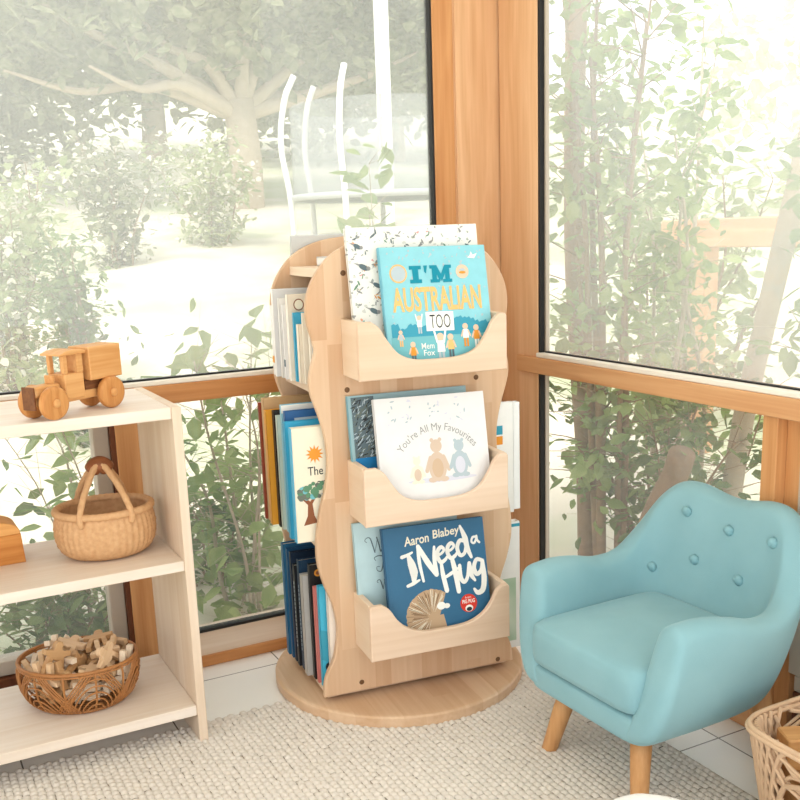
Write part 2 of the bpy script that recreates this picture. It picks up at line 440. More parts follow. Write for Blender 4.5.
# ------------------------------------------------------------------ rug
def make_rug():
    px, py = .0150, .0172
    x0, x1, y0, y1 = -.45, 1.412, .62, 2.135
    nx, ny = int((x1-x0)/px), int((y1-y0)/py)
    k = 5
    rng = np.random.default_rng(3)
    gu = np.linspace(-1, 1, k)
    U, Vv = np.meshgrid(gu, gu, indexing='ij')
    h = np.clip(1-(np.abs(U)**2.4*.8+np.abs(Vv)**2.4*.8), -.3, 1)
    quads = np.array([[i*k+j, (i+1)*k+j, (i+1)*k+j+1, i*k+j+1] for i in range(k-1) for j in range(k-1)])
    I, J = np.meshgrid(np.arange(nx), np.arange(ny), indexing='ij')
    cx = x0+(I+.5)*px; cyy = y0+(J+.5*(I % 2)+.5)*py
    cx = cx.ravel(); cyy = cyy.ravel(); n = len(cx)
    amp = .0048*(.8+.4*rng.random(n)); jx = rng.normal(0, .0008, n); jy = rng.normal(0, .001, n)
    X = (cx+jx)[:, None]+U.ravel()[None]*px*.53; Y = (cyy+jy)[:, None]+Vv.ravel()[None]*py*.55
    Z = .0035+amp[:, None]*h.ravel()[None]
    V = np.stack([X, Y, Z], -1).reshape(-1, 3)
    F = (quads[None]+(np.arange(n)*k*k)[:, None, None]).reshape(-1, 4)
    root = thing('rug', 'off-white chunky knobbly woven rug on the tiled floor', 'rug', (0, 0, 0))
    m = plain('rug_wool', (222, 213, 202), .95, .05, var=.10, scale=25, bump=.4, bscale=500)
    nmesh('knobbly_pile', V, F, m, root, True)
    m2 = plain('rug_base', (150, 138, 122), .95, .05)
    MB().box(x0, x1, y0, y1, .0005, .0030).build('backing', m2, root)
    return root
make_rug()

# ------------------------------------------------------------------ low shelf on the left
ls = thing('low_shelf', 'pale wooden open shelf unit of three shelves under the window', 'shelf', (.14, 2.21, 0))
def lsb(x0, x1, y0, y1, z0, z1): return MB().box(x0-.14, x1-.14, y0-2.21, y1-2.21, z0, z1, .0015)
lsb(.522, .542, 2.050, 2.392, 0, .776).build('side_panel', SHELFZ, ls)
lsb(-.28, -.26, 2.050, 2.392, 0, .776).build('side_panel', SHELFZ, ls)
for z0, z1, nm in ((.750, .775, 'top_shelf'), (.412, .435, 'shelf'), (.068, .092, 'shelf')):
    lsb(-.26, .522, 2.055, 2.390, z0, z1).build(nm, SHELF, ls)

# ------------------------------------------------------------------ spinner
SA = math.radians(-6.7); SO = Vector((1.0816, 2.1249, 0))
def sp(u, d, z):
    x, y = u-.249, d-.14
    return Vector((SO.x+x*math.cos(SA)-y*math.sin(SA), SO.y+x*math.sin(SA)+y*math.cos(SA), z))
spn = thing('rotating_bookshelf', 'pale wooden rotating book display with wavy sides, arched top and round base', 'bookshelf', SO, SA)

half = [(.0, .05), (.003, .085), (.012, .112), (.029, .145), (.038, .19), (.040, .225), (.032, .275), (.014, .325), (.002, .375), (.0, .41), (.003, .45), (.013, .505), (.029, .56), (.037, .61), (.036, .66), (.026, .71), (.008, .768), (.004, .80), (.010, .835), (.020, .865), (.018, .888), (.008, .925), (.005, .96), (.011, .995), (.026, 1.028), (.056, 1.066), (.10, 1.094), (.16, 1.110), (.249, 1.116)]
half = pchip(half, 3)
outl = [(x-.249, z) for x, z in half]
full = outl + [(-x, z) for x, z in outl[::-1][1:]]
full = full[::-1]           # bottom-right .. order fixed below
def ccw(o):
    a = sum(o[i-1][0]*o[i][1]-o[i][0]*o[i-1][1] for i in range(len(o)))
    return o if a > 0 else o[::-1]
full = ccw(full)
MB().prism(full, -.14, -.122, b=.0025).build('front_panel', SPIN, spn)
MB().prism([(x*1.035, z) for x, z in full], .14, .158, b=.0025).build('back_panel', SPIN, spn)
for z0, z1, u0 in ((.040, .060, .012), (.410, .430, .010), (.770, .790, .022), (1.026, 1.046, .047)):
    MB().box(u0-.249, .249-u0, -.122, .14, z0, z1, .001).build('shelf', SPINY, spn)
MB().box(-.008, .008, -.122, .14, .06, 1.026).build('divider', SPIN, spn)
# turntable and foot disc
MB().lathe([(.10, .030), (.10, .040)], 32).build('turntable', plain('dark_metal', (60, 56, 52), .4), spn)
MD = Matrix.Translation((.002, .030, 0))
MB().lathe([(.308, .0), (.318, .003), (.320, .006), (.320, .027), (.317, .031), (.31, .0325), (.0, .0325)][:-1], 96, M=MD, smooth=False).build('base_disc', DISC, spn)
# trays
def tray(front, z0, zt, zlow, nm='tray'):
    sgn = -1 if front else 1
    R = Matrix.Translation((0, 0, 0)) if front else Matrix.Rotation(PI, 4, 'Z')
    yf = -.14 if front else -.158
    ua, ub = .082-.249, .430-.249
    root = None
    o = [(ua, z0), (ub, z0), (ub, zt-.006), (ub-.004, zt), (ub-.018, zt)]
    sc = pchip([(ub-.018, zt), (ub-.034, zt-.014), (ub-.05, zt-.042), (ub-.075, zlow+.016), (ub-.115, zlow+.002), (.0, zlow), (ua+.125, zlow+.003), (ua+.09, zlow+.018), (ua+.066, zt-.042), (ua+.048, zt-.014), (ua+.03, zt)], 5)
    o += sc[1:] + [(ua+.004, zt), (ua, zt-.006)]
    fb = MB().prism(ccw(o), yf-.118, yf-.104, b=.002, M=R).build(nm, SPINX, spn)
    s = MB().box(ua+.0005, ua+.015, yf-.104, yf, z0, zt, .0015, M=R); s.build('tray_side', SPINY, fb)
    s = MB().box(ub-.015, ub-.0005, yf-.104, yf, z0, zt, .0015, M=R); s.build('tray_side', SPINY, fb)
    s = MB().box(ua+.015, ub-.015, yf-.104, yf, z0, z0+.012, M=R); s.build('tray_base', SPINX, fb)
for fr in (True, False):
    tray(fr, .812, .937, .848); tray(fr, .489, .620, .532); tray(fr, .172, .304, .222)
PLUG = plain('dark_plug', (110, 78, 50), .5)
for u, z in ((.093, 1.036), (.090, .779), (.093, .062), (.408, .781), (.455, .051), (.405, 1.036), (.093, .42), (.408, .42)):
    M = Matrix.Translation((u-.249, -.14, z+ (.01 if z < .1 else 0))) @ Matrix.Rotation(PI/2, 4, 'X')
    MB().lathe([(.0062, -.002), (.0062, .0004), (.005, .0009)], 16, M=M).build('plug', PLUG, spn)

# ------------------------------------------------------------------ lettering and flat art
def text_poly(txt, weight=0.0):
    cu = bpy.data.curves.new('t', 'FONT'); cu.body = txt; cu.size = 1.0; cu.offset = weight; cu.resolution_u = 3; cu.fill_mode = 'FRONT'
    ob = bpy.data.objects.new('t', cu); COL.objects.link(ob)
    dg = bpy.context.evaluated_depsgraph_get()
    me = bpy.data.meshes.new_from_object(ob.evaluated_get(dg))
    v = [(p.co.x, p.co.y) for p in me.vertices]; f = [tuple(p.vertices) for p in me.polygons]
    bpy.data.objects.remove(ob); bpy.data.curves.remove(cu); bpy.data.meshes.remove(me)
    return v, f

class Art:
    """flat printing on a cover: (x,z) plane facing -y; layer lifts it a hair off the board"""
    def __init__(s, y): s.mb = MB(); s.y = y; s.cnt = 0
    def Y(s, layer): return s.y-.0003*(layer+1)
    def poly(s, pts, mi, layer=0):
        pts = ccw([tuple(p) for p in pts]); s.cnt += 1; y = s.Y(layer)-s.cnt*2.5e-7
        s.mb.add([(x, y, z) for x, z in pts], [tuple(range(len(pts)))], mi)
    def rect(s, x0, x1, z0, z1, mi, layer=0, ang=0.):
        cx, cz = (x0+x1)/2, (z0+z1)/2; c, n = math.cos(ang), math.sin(ang)
        s.poly([(cx+(x-cx)*c-(z-cz)*n, cz+(x-cx)*n+(z-cz)*c) for x, z in ((x0,z0),(x1,z0),(x1,z1),(x0,z1))], mi, layer)
    def disc(s, x, z, r, mi, layer=0, rz=None, n=20, ang=0.):
        rz = rz or r; c, q = math.cos(ang), math.sin(ang)
        s.poly([(x+r*math.cos(2*PI*k/n)*c-rz*math.sin(2*PI*k/n)*q, z+r*math.cos(2*PI*k/n)*q+rz*math.sin(2*PI*k/n)*c) for k in range(n)], mi, layer)
    def text(s, txt, x0, x1, z0, z1, mi, layer=1, weight=0., slant=0., ang=0., arc=0.):
        v, f = text_poly(txt, weight)
        xs = [p[0] for p in v]; zs = [p[1] for p in v]; a, b, c, d = min(xs), max(xs), min(zs), max(zs)
        out = []
        cx, cz = (x0+x1)/2, (z0+z1)/2
        for x, z in v:
            X = x0+(x-a)/(b-a)*(x1-x0); Z = z0+(z-c)/(d-c)*(z1-z0)
            X += (Z-z0)*slant
            Z += arc*(1-((X-cx)/((x1-x0)/2))**2)
            dx, dz = X-cx, Z-cz
            out.append((cx+dx*math.cos(ang)-dz*math.sin(ang), s.Y(layer), cz+dx*math.sin(ang)+dz*math.cos(ang)))
        s.mb.add(out, f, mi)
    def stroke(s, pts, wd, mi, layer=1, smooth=4):
        """brush stroke; wd a width or a list of widths per point"""
        P = [tuple(q) for q in catmull(pts, smooth)] if smooth > 1 and len(pts) > 2 else pts
        if isinstance(wd, (list, tuple)):
            W = []
            n = len(P)
            for i in range(n):
                t = i/(n-1)*(len(wd)-1); k = min(int(t), len(wd)-2); W.append(wd[k]+(wd[k+1]-wd[k])*(t-k))
        else: W = [wd]*len(P)
        for i in range(len(P)-1):
            (xa, za), (xb, zb) = P[i], P[i+1]; L = math.hypot(xb-xa, zb-za) or 1e-6
            nx, nz = -(zb-za)/L, (xb-xa)/L
            s.poly([(xa+nx*W[i]/2, za+nz*W[i]/2), (xb+nx*W[i+1]/2, zb+nz*W[i+1]/2), (xb-nx*W[i+1]/2, zb-nz*W[i+1]/2), (xa-nx*W[i]/2, za-nz*W[i]/2)], mi, layer)
        for (x, z), q in zip(P, W): s.disc(x, z, q/2, mi, layer, n=8)
    def build(s, name, mats, parent, label=None):
        o = s.mb.build(name, mats, parent)
        if label: o['label'] = label
        return o

PAGES = plain('book_pages', (240, 234, 222), .8, var=.05, scale=120)
def ink(name, rgb): return plain('ink_'+name, rgb, .6, .2, var=.03)
INK = dict(white=ink('white', (244, 242, 234)), black=ink('black', (52, 54, 56)), teal=ink('teal', (22, 138, 160)), orange=ink('orange', (238, 188, 120)),
           red=ink('red', (214, 64, 50)), grey=ink('grey', (150, 150, 148)), sky=ink('sky', (128, 205, 216)), aqua=ink('aqua', (116, 184, 192)), deep=ink('deep', (64, 154, 178)),
           skin=ink('skin', (232, 196, 168)), quill=ink('quill', (190, 160, 128)), quilld=ink('quilld', (128, 100, 74)), green=ink('green', (96, 140, 110)), bark=ink('bark', (140, 88, 60)),
           sun=ink('sun', (226, 150, 58)), blue=ink('blue', (40, 130, 190)), pink=ink('pink', (230, 140, 150)), beige=ink('beige', (212, 190, 170)), mist=ink('mist', (180, 194, 200)), lilac=ink('lilac', (214, 214, 224)),
           slate=ink('slate', (96, 112, 118)), moss=ink('moss', (108, 116, 106)), cream=ink('cream', (238, 230, 208)), tan=ink('tan', (206, 178, 150)))

def book(label, rgb, loc, rot, wd, ht, th, group=None, name='picture_book', soft=False, var=.05, spine_rgb=None, mat=None, origin='corner'):
    """hardback standing upright: spine at x=0, front cover facing -y, bottom at z=0"""
    root = thing(name, label, 'book', loc, rot=rot, group=group)
    m = mat or plain('cover_%d_%d_%d' % rgb, rgb, .45, .35, var=var, scale=40)
    c = .0022 if not soft else .0008
    s = MB()
    s.box(0, wd, -th/2, -th/2+c, 0, ht, .0006).box(0, wd, th/2-c, th/2, 0, ht, .0006).box(0, c, -th/2, th/2, 0, ht, .0006)
    ms = [m]
    if spine_rgb:
        ms.append(plain('spine_%d_%d_%d' % spine_rgb, spine_rgb, .45, .35)); s.box(-.0008, .0006, -th/2-.0002, th/2+.0002, 0, ht, 0, 1)
    if not soft:   # hinge groove
        s.box(.0085, .0098, -th/2-.0003, -th/2+.0005, .001, ht-.001)
    s.build('cover', ms, root)
    q = .004 if not soft else .0005
    MB().box(c, wd-q, -th/2+c, th/2-c, q, ht-q).build('pages', PAGES, root)
    return root

def place(u, d, z, lean=0., roll=0., yaw=0.):
    """world location and rotation for a book whose lower-left front corner sits at (u, d, z) in the bookshelf"""
    R = Euler((0, 0, SA+yaw)).to_matrix() @ Euler((0, roll, 0)).to_matrix() @ Euler((lean, 0, 0)).to_matrix()
    return sp(u, d, z), R.to_euler()

# --- display books in the three front trays
GD = 'picture books shown in the front trays'
# floral
def floral_mat():
    m, nt, b = base_mat('white_floral_print'); N, L = nt.nodes, nt.links
    tc = N.new('ShaderNodeTexCoord')
    base = N.new('ShaderNodeRGB'); base.outputs[0].default_value = hexa((236, 234, 226)); cur = base.outputs[0]
    for sc, th, col, off in ((62, .20, (150, 154, 150), 0), (75, .18, (170, 176, 164), 3), (40, .18, (206, 206, 198), 7), (30, .13, (226, 160, 126), 11), (28, .12, (140, 178, 168), 17), (44, .13, (214, 156, 152), 23)):
        mp = N.new('ShaderNodeMapping'); mp.inputs['Location'].default_value = (off, off*.7, off*1.3); mp.inputs['Scale'].default_value = (1, .01, 1.25)
        no = N.new('ShaderNodeTexNoise'); no.inputs['Scale'].default_value = 60; L.new(tc.outputs['Object'], no.inputs['Vector'])
        va = N.new('ShaderNodeVectorMath'); va.operation = 'MULTIPLY_ADD'; va.inputs[1].default_value = (.02, .02, .02)
        L.new(no.outputs['Color'], va.inputs[0]); L.new(tc.outputs['Object'], va.inputs[2]); L.new(va.outputs[0], mp.inputs['Vector'])
        vo = N.new('ShaderNodeTexVoronoi'); vo.inputs['Scale'].default_value = sc; L.new(mp.outputs[0], vo.inputs['Vector'])
        lt = N.new('ShaderNodeMath'); lt.operation = 'LESS_THAN'; lt.inputs[1].default_value = th; L.new(vo.outputs['Distance'], lt.inputs[0])
        sel = N.new('ShaderNodeSeparateColor'); L.new(vo.outputs['Color'], sel.inputs[0])
        g = N.new('ShaderNodeMath'); g.operation = 'GREATER_THAN'; g.inputs[1].default_value = .35 if off < 10 else .7; L.new(sel.outputs[0], g.inputs[0])
        mu = N.new('ShaderNodeMath'); mu.operation = 'MULTIPLY'; L.new(lt.outputs[0], mu.inputs[0]); L.new(g.outputs[0], mu.inputs[1])
        mx = N.new('ShaderNodeMix'); mx.data_type = 'RGBA'; mx.inputs['B'].default_value = hexa(col)
        L.new(mu.outputs[0], mx.inputs['Factor']); L.new(cur, mx.inputs['A']); cur = mx.outputs['Result']
    L.new(cur, b.inputs['Base Color']); b.inputs['Roughness'].default_value = .5
    return m
l, r_ = place(.096, -.062, .8245, math.radians(-10))
b = book('large white book with a small leaf and flower print behind the turquoise book', (236, 234, 226), l, r_, .312, .311, .010, GD, mat=floral_mat())
A = Art(-.005)
rng = random.Random(5)
for k in range(95):      # printed sprigs
    x, z = rng.uniform(.01, .30), rng.uniform(.05, .300); a = rng.uniform(0, PI); q = rng.uniform(.004, .009)
    mi = rng.choice([0, 0, 0, 1, 1, 2, 3])
    A.disc(x, z, q, mi, 1, q*.28, 8, a)
    A.disc(x+q*.8, z+q, q*.7, mi, 1, q*.22, 8, a+1.1)
    A.stroke([(x-q, z-q), (x+q, z+q*1.3)], .0006, 0, 1, 1)
for x, z, q in ((.035, .225, .012), (.062, .185, .010), (.025, .27, .010), (.05, .13, .011)):   # small birds
    A.disc(x, z, q, 1, 2, q*.5, 12, -.5); A.disc(x+q*.9, z-q*.25, q*.4, 0, 2, n=10); A.poly([(x-q*.8, z+q*.2), (x-q*1.9, z+q*.9), (x-q*.7, z+q*.6)], 0, 2)
A.build('illustration', [INK['grey'], INK['slate'], INK['sun'], INK['green']], b)

# turquoise book
l, r_ = place(.158, -.094, .8245, math.radians(-12), math.radians(.6))
W, H = .252, .268
b = book('turquoise hardback with I’M AUSTRALIAN TOO on its cover in the top tray', (138, 202, 212), l, r_, W, H, .011, GD, spine_rgb=(110, 178, 198), var=.1)
A = Art(-.0055)
m = [INK[k] for k in ('teal', 'orange', 'white', 'black', 'aqua', 'deep', 'skin', 'mist', 'sun', 'slate')]
A.rect(.010, W-.001, .001, .072, 4, 0)                                         # ground band
rng = random.Random(2)
sky = [(.012, .072)]
for k in range(24):
    x = .012+k*.0100; q = .088+.012*rng.random()+.014*math.exp(-((k-18)/4)**2)
    sky += [(x, q), (x+.0062, q+.003)]
sky += [(W-.002, .10), (W-.002, .072)]
A.poly(sky, 5, 1)
A.rect(.010, W-.001, .001, .020, 2, 1)
for k in range(70):
    A.disc(rng.uniform(.014, W-.006), rng.choice([rng.uniform(.225, H-.004), rng.uniform(.10, H-.005)]), rng.uniform(.0012, .004), 7, 0, rng.uniform(.001, .003), 7, rng.random()*3)
# slab-serif I ' M
def slab(x0, x1, z0, z1):
    wd = x1-x0
    A.rect(x0, x1, z0, z0+.008, 0, 2); A.rect(x0, x1, z1-.008, z1, 0, 2); A.rect(x0+wd*.25, x1-wd*.25, z0, z1, 0, 2)
slab(.066, .094, .188, .226)
A.poly([(.100, .226), (.109, .226), (.105, .208), (.101, .212)], 0, 2)
A.rect(.114, .136, .188, .195, 0, 2); A.rect(.144, .166, .188, .195, 0, 2); A.rect(.119, .130, .188, .226, 0, 2); A.rect(.150, .161, .188, .226, 0, 2)
A.poly([(.114, .226), (.131, .226), (.142, .203), (.137, .190), (.124, .218), (.114, .219)], 0, 2); A.poly([(.166, .226), (.150, .226), (.137, .200), (.141, .190), (.156, .218), (.166, .219)], 0, 2)
A.text('AUSTRALIAN', .020, .232, .126, .180, 1, 2, .03)
A.disc(.040, .210, .0205, 1, 1); A.disc(.040, .210, .0170, 7, 2); A.disc(.192, .210, .0155, 6, 1); A.disc(.192, .208, .008, 8, 2, .003); A.disc(.192, .214, .007, 7, 2, .003)
A.rect(.094, .160, .082, .124, 2, 2, -.02); A.text('TOO', .103, .152, .088, .118, 3, 3, -.005)
A.poly([(.207, .240), (.214, .246), (.217, .254), (.221, .246), (.232, .250), (.224, .238)], 2, 2)
def kid(x, z, h, top, legs, arms=0):
    A.disc(x, z+h*.86, h*.13, 6, 3, n=12)
    A.poly([(x-h*.14, z+h*.36), (x+h*.14, z+h*.36), (x+h*.12, z+h*.74), (x-h*.12, z+h*.74)], top, 3)
    A.rect(x-h*.11, x-h*.02, z, z+h*.36, legs, 3); A.rect(x+h*.02, x+h*.11, z, z+h*.36, legs, 3)
    for sx in (-1, 1):
        A.stroke([(x+sx*h*.12, z+h*.68), (x+sx*h*.2, z+h*(1.05 if arms else .45))], h*.07, top if arms else 6, 3, 1)
kid(.058, .014, .048, 8, 9); kid(.124, .012, .066, 2, 7, 1); kid(.148, .020, .055, 1, 9, 0); kid(.186, .044, .052, 2, 8); kid(.212, .040, .052, 8, 2); kid(.032, .052, .036, 7, 1); kid(.078, .078, .040, 2, 7, 1)
A.text('Mem', .078, .108, .044, .057, 2, 3, .004); A.text('Fox', .082, .108, .029, .042, 2, 3, .004)
A.build('illustration', m, b)

# dark picture book behind, middle tray
l, r_ = place(.086, -.040, .5015, math.radians(-8))
b = book('grey-blue book with a dark leafy cover panel behind the white book, middle tray', (150, 182, 188), l, r_, .291, .266, .010, GD, spine_rgb=(120, 170, 184))
A = Art(-.005)
A.rect(.008, .062, .03, .262, 0, 0)
rng = random.Random(8)
for k in range(300):
    x, z = rng.uniform(.012, .058), rng.uniform(.06, .258)
    A.disc(x, z, rng.uniform(.003, .008), rng.choice([1, 2, 3]), 1, rng.uniform(.0008, .0016), 7, rng.uniform(.2, 1.4))
A.rect(.008, .062, .10, .125, 4, 2); A.rect(.008, .062, .04, .098, 0, 2); A.disc(.05, .06, .012, 5, 3); A.disc(.02, .075, .01, 4, 3)
A.build('illustration', [INK['slate'], INK['moss'], INK['mist'], INK['black'], INK['blue'], INK['sun']], b, 'dark leafy printed panel')

# white book, middle tray
l, r_ = place(.131, -.092, .5015, math.radians(-12), math.radians(.8))
W, H = .270, .262
b = book('white hardback with pale grey lettering and three soft animals, middle tray', (230, 228, 226), l, r_, W, H, .012, GD)
A = Art(-.006)
m = [INK[k] for k in ('grey', 'beige', 'mist', 'lilac', 'cream', 'tan')]
# title on an arch
def arc_text(txt, cx, cz, rx, rz, span, hgt, mi, weight=0.):
    v, f = text_poly(txt, weight); xs = [p[0] for p in v]; a, b = min(xs), max(xs); out = []
    for x, z in v:
        t = ((x-a)/(b-a)-.5)*2*span; q = z*hgt
        out.append((cx+(rx+q)*math.sin(t), A.Y(1), cz+(rz+q)*math.cos(t)))
    A.mb.add(out, f, mi)
arc_text("You\u2019re All My Favourites", (.145), .066, .110, .116, .92, .024, 0, -.006)
rng = random.Random(4)
for k in range(34):
    x, z = rng.uniform(.03, .22), rng.uniform(.200, .255); A.disc(x, z, rng.uniform(.002, .006), rng.choice([2, 3]), 0, .0018, 8, rng.random()*3)
def softie(x, z, h, mi, mj):
    A.disc(x, z+h*.33, h*.22, mi, 1, h*.34); A.disc(x, z+h*.80, h*.14, mi, 1, h*.15)
    for sx in (-1, 1):
        A.disc(x+sx*h*.10, z+h*.94, h*.045, mi, 1); A.stroke([(x+sx*h*.16, z+h*.55), (x+sx*h*.27, z+h*.25)], h*.09, mi, 1, 1); A.disc(x+sx*h*.14, z+h*.04, h*.11, mi, 1, h*.06)
    A.disc(x, z+h*.30, h*.14, mj, 2, h*.22)
A.disc(.150, .070, .085, 3, 0, .006)
softie(.090, .066, .062, 4, 1); softie(.140, .066, .100, 1, 5); softie(.196, .072, .088, 2, 3)
A.build('illustration', m, b)

# pale blue book, bottom tray
l, r_ = place(.084, -.040, .1845, math.radians(-7))
b = book('pale blue book with dark curly script letters behind the deep blue book', (182, 208, 212), l, r_, .262, .287, .009, GD, var=.08)
A = Art(-.0045); wv = [.0016, .0030, .0016]
def sW(x, z, h):
    A.stroke([(x-.30*h, z+.70*h), (x-.42*h, z+.82*h), (x-.30*h, z+.98*h), (x-.06*h, z+.95*h), (x+.08*h, z+.5*h), (x+.20*h, z)], [.0014, .0014, .002, .003, .003], 0)
    A.stroke([(x+.20*h, z), (x+.36*h, z+.55*h), (x+.44*h, z+.95*h)], .0013, 0)
    A.stroke([(x+.40*h, z+.95*h), (x+.52*h, z+.45*h), (x+.62*h, z), (x+.80*h, z+.6*h), (x+.86*h, z+.95*h), (x+.98*h, z+1.05*h)], [.003, .003, .002, .0013], 0)
def sT(x, z, h):
    A.stroke([(x-.35*h, z+.72*h), (x-.42*h, z+.92*h), (x-.1*h, z+1.02*h), (x+.30*h, z+.94*h), (x+.62*h, z+1.08*h)], [.0014, .002, .0028, .0016], 0)
    A.stroke([(x+.20*h, z+.96*h), (x+.12*h, z+.4*h), (x-.02*h, z), (x-.28*h, z+.06*h), (x-.30*h, z+.3*h), (x-.12*h, z+.30*h)], [.003, .003, .002, .0014, .0014], 0)
sW(.042, .214, .036); sT(.062, .168, .036); sW(.058, .126, .022)
A.build('title_lettering', [INK['slate']], b, 'dark curly script lettering')

# deep blue book, bottom tray
l, r_ = place(.141, -.092, .1845, math.radians(-12), math.radians(.7))
W, H = .255, .277
b = book('deep blue hardback with white brush lettering I Need a Hug, bottom tray', (52, 104, 138), l, r_, W, H, .013, GD, spine_rgb=(36, 84, 120))
A = Art(-.0065); K = .001
def S(pts, wd, mi=0): A.stroke([(x*K, (z-7)*K) for x, z in pts], [q*K*1.25 for q in wd] if isinstance(wd, (list, tuple)) else wd*K*1.25, mi)
# author line
def small(txt, x, z, h):
    A.text(txt, x*K, (x+h*.58*len(txt))*K, z*K, (z+h)*K, 0, 1, .012, .05, .05)
A.text('Aaron', .050, .112, .232, .254, 2, 1, .02, .1, .07); A.text('Blabey', .122, .190, .236, .262, 2, 1, .02, .1, .07)
# I
S([(42, 214), (55, 217), (68, 222)], [7, 6, 4]); S([(58, 216), (64, 195), (68, 175), (66, 152)], [7, 15, 16, 7]); S([(50, 146), (64, 150), (80, 156)], [6, 7, 4])
# N
S([(90, 152), (84, 195), (84, 234)], [5, 7, 7]); S([(84, 234), (104, 195), (124, 163)], [8, 11, 9]); S([(124, 163), (122, 200), (124, 228)], [9, 8, 5])
# e e d
def e(x, z, h):
    S([(x, z+.48*h), (x+.30*h, z+.56*h), (x+.50*h, z+.78*h), (x+.32*h, z+.98*h), (x+.06*h, z+.76*h), (x+.02*h, z+.34*h), (x+.22*h, z), (x+.52*h, z+.12*h), (x+.66*h, z+.28*h)], [6, 5, 6, 8, 8, 8, 7, 5])
e(130, 190, 36); e(156, 196, 36)
S([(202, 232), (190, 234), (182, 218), (188, 200), (200, 204), (206, 226)], [7, 8, 8, 7, 6]); S([(194, 268), (204, 240), (208, 214), (216, 192)], [5, 11, 10, 6])
# a
S([(233, 238), (224, 238), (220, 228), (227, 224), (234, 236)], 4.5); S([(234, 240), (235, 230), (240, 224)], 4.5)
# H
S([(138, 188), (140, 160), (146, 122)], [6, 9, 9]); S([(142, 152), (160, 160), (178, 170)], [5, 7, 5]); S([(166, 196), (172, 160), (176, 116)], [8, 11, 9])
# u
S([(184, 176), (184, 148), (192, 136), (202, 148), (208, 178)], [7, 9, 8, 7, 6]); S([(209, 178), (212, 150), (220, 136)], [8, 9, 5])
# g
S([(240, 182), (228, 184), (220, 166), (226, 150), (238, 158), (243, 180)], [7, 8, 9, 8, 6]); S([(243, 180), (244, 140), (238, 112), (224, 106), (216, 116)], [8, 11, 11, 9, 5])
# fan of quills and red sticker
rng = random.Random(1)
cx, cz = 103, 60
fan = [(cx+64*math.cos(t)*(1+.02*rng.uniform(-1, 1))-0, cz+64*math.sin(t)*(1+.02*rng.uniform(-1, 1))) for t in np.linspace(.9, PI+1.35, 46)]
A.poly([(x*K, z*K) for x, z in fan+[(cx+8, cz-30)]], 1, 0)
for k in range(90):
    t = rng.uniform(.9, PI+1.3); r0 = rng.uniform(8, 30); r1 = rng.uniform(44, 64)
    A.stroke([((cx+r0*math.cos(t))*K, (cz+r0*math.sin(t))*K), ((cx+r1*math.cos(t+.02))*K, (cz+r1*math.sin(t+.02))*K)], [.0004, .0012], rng.choice([3, 3, 2]), 1, 1)
A.disc(.128, .082, .011, 0, 2, .009); A.disc(.142, .080, .008, 0, 2, .006)
A.poly([(.100, .060), (.132, .062), (.138, .030), (.128, .010), (.106, .010)], 1, 2)
A.disc(.198, .078, .0215, 4, 2, n=28)
A.text('PIG PUG', .182, .214, .078, .087, 0, 3, .02); A.text('from', .190, .205, .0895, .0945, 0, 3)
A.disc(.198, .066, .010, 0, 3, .008); A.disc(.198, .064, .007, 5, 4, .005)
A.build('title_lettering', [INK[k] for k in ('white', 'quill', 'cream', 'quilld', 'red', 'black')], b, 'white brush lettering, tan quill fan and red sticker')

# --- books standing in the side compartments (spines face left)
def side_books(group, floor, rows):
    out = []
    for lab, d, t, u0, wd, top, rgb, extra in rows:
        l, r_ = place(u0, d+t/2, floor+.0004)
        out.append(book(lab, rgb, l, r_, wd, top-floor, t, group, soft=t < .011, spine_rgb=extra, name='standing_book'))
    return out
T = side_books('books in the top side compartment', .790, [
    ('slim white book rearmost in the top side compartment', .250, .018, -.010, .20, .957, (238, 234, 228), None),
    ('tall pale grey book second from the back of the top side compartment', .222, .012, -.013, .225, .997, (222, 220, 218), (240, 236, 230)),
    ('white hardback third from the back of the top side compartment', .190, .014, -.007, .22, .977, (236, 232, 226), None),
    ('white hardback with grey foot of spine, left of the cover with the round letter O', .160, .012, -.006, .20, .964, (240, 236, 232), None),
    ('cream book with a round brown letter O on its cover, top compartment', .128, .015, -.002, .21, .988, (232, 218, 198), (240, 230, 216)),
    ('turquoise-spined book in the top side compartment', .108, .012, .005, .20, .948, (70, 170, 205), None),
    ('short cream book in front of the turquoise one, top compartment', .078, .020, .007, .16, .923, (236, 222, 200), None),
    ('thin patterned cream book beside the short cream one', .058, .010, .012, .19, .950, (226, 214, 194), None),
    ('cream book with orange letters nearest the front panel, top compartment', .026, .014, .018, .20, .980, (236, 224, 206), None)])
A = Art(-.0075); A.disc(.026, .1745, .0125, 0, 1, .0135, 28); A.disc(.026, .1745, .0100, 1, 2, .0110, 28); A.rect(.018, .075, .095, .155, 2, 1)
A.build('illustration', [INK['bark'], INK['cream'], INK['blue']], T[4], 'round letter and blue patch')
A = Art(-.007); A.text('1', .004, .012, .155, .175, 0, 1, .02); A.rect(.004, .05, .06, .10, 1, 1); A.disc(.01, .03, .004, 2, 1); A.disc(.014, .045, .003, 0, 1)
A.build('illustration', [INK['red'], INK['mist'], INK['blue']], T[8])
for bk, z, mi in ((T[0], .03, 'sun'), (T[3], .03, 'slate')):
    MB().box(-.0007, .0005, -.0085 if bk is T[0] else -.0055, .0085 if bk is T[0] else .0055, z, z+.016).build('spine_mark', INK[mi], bk)

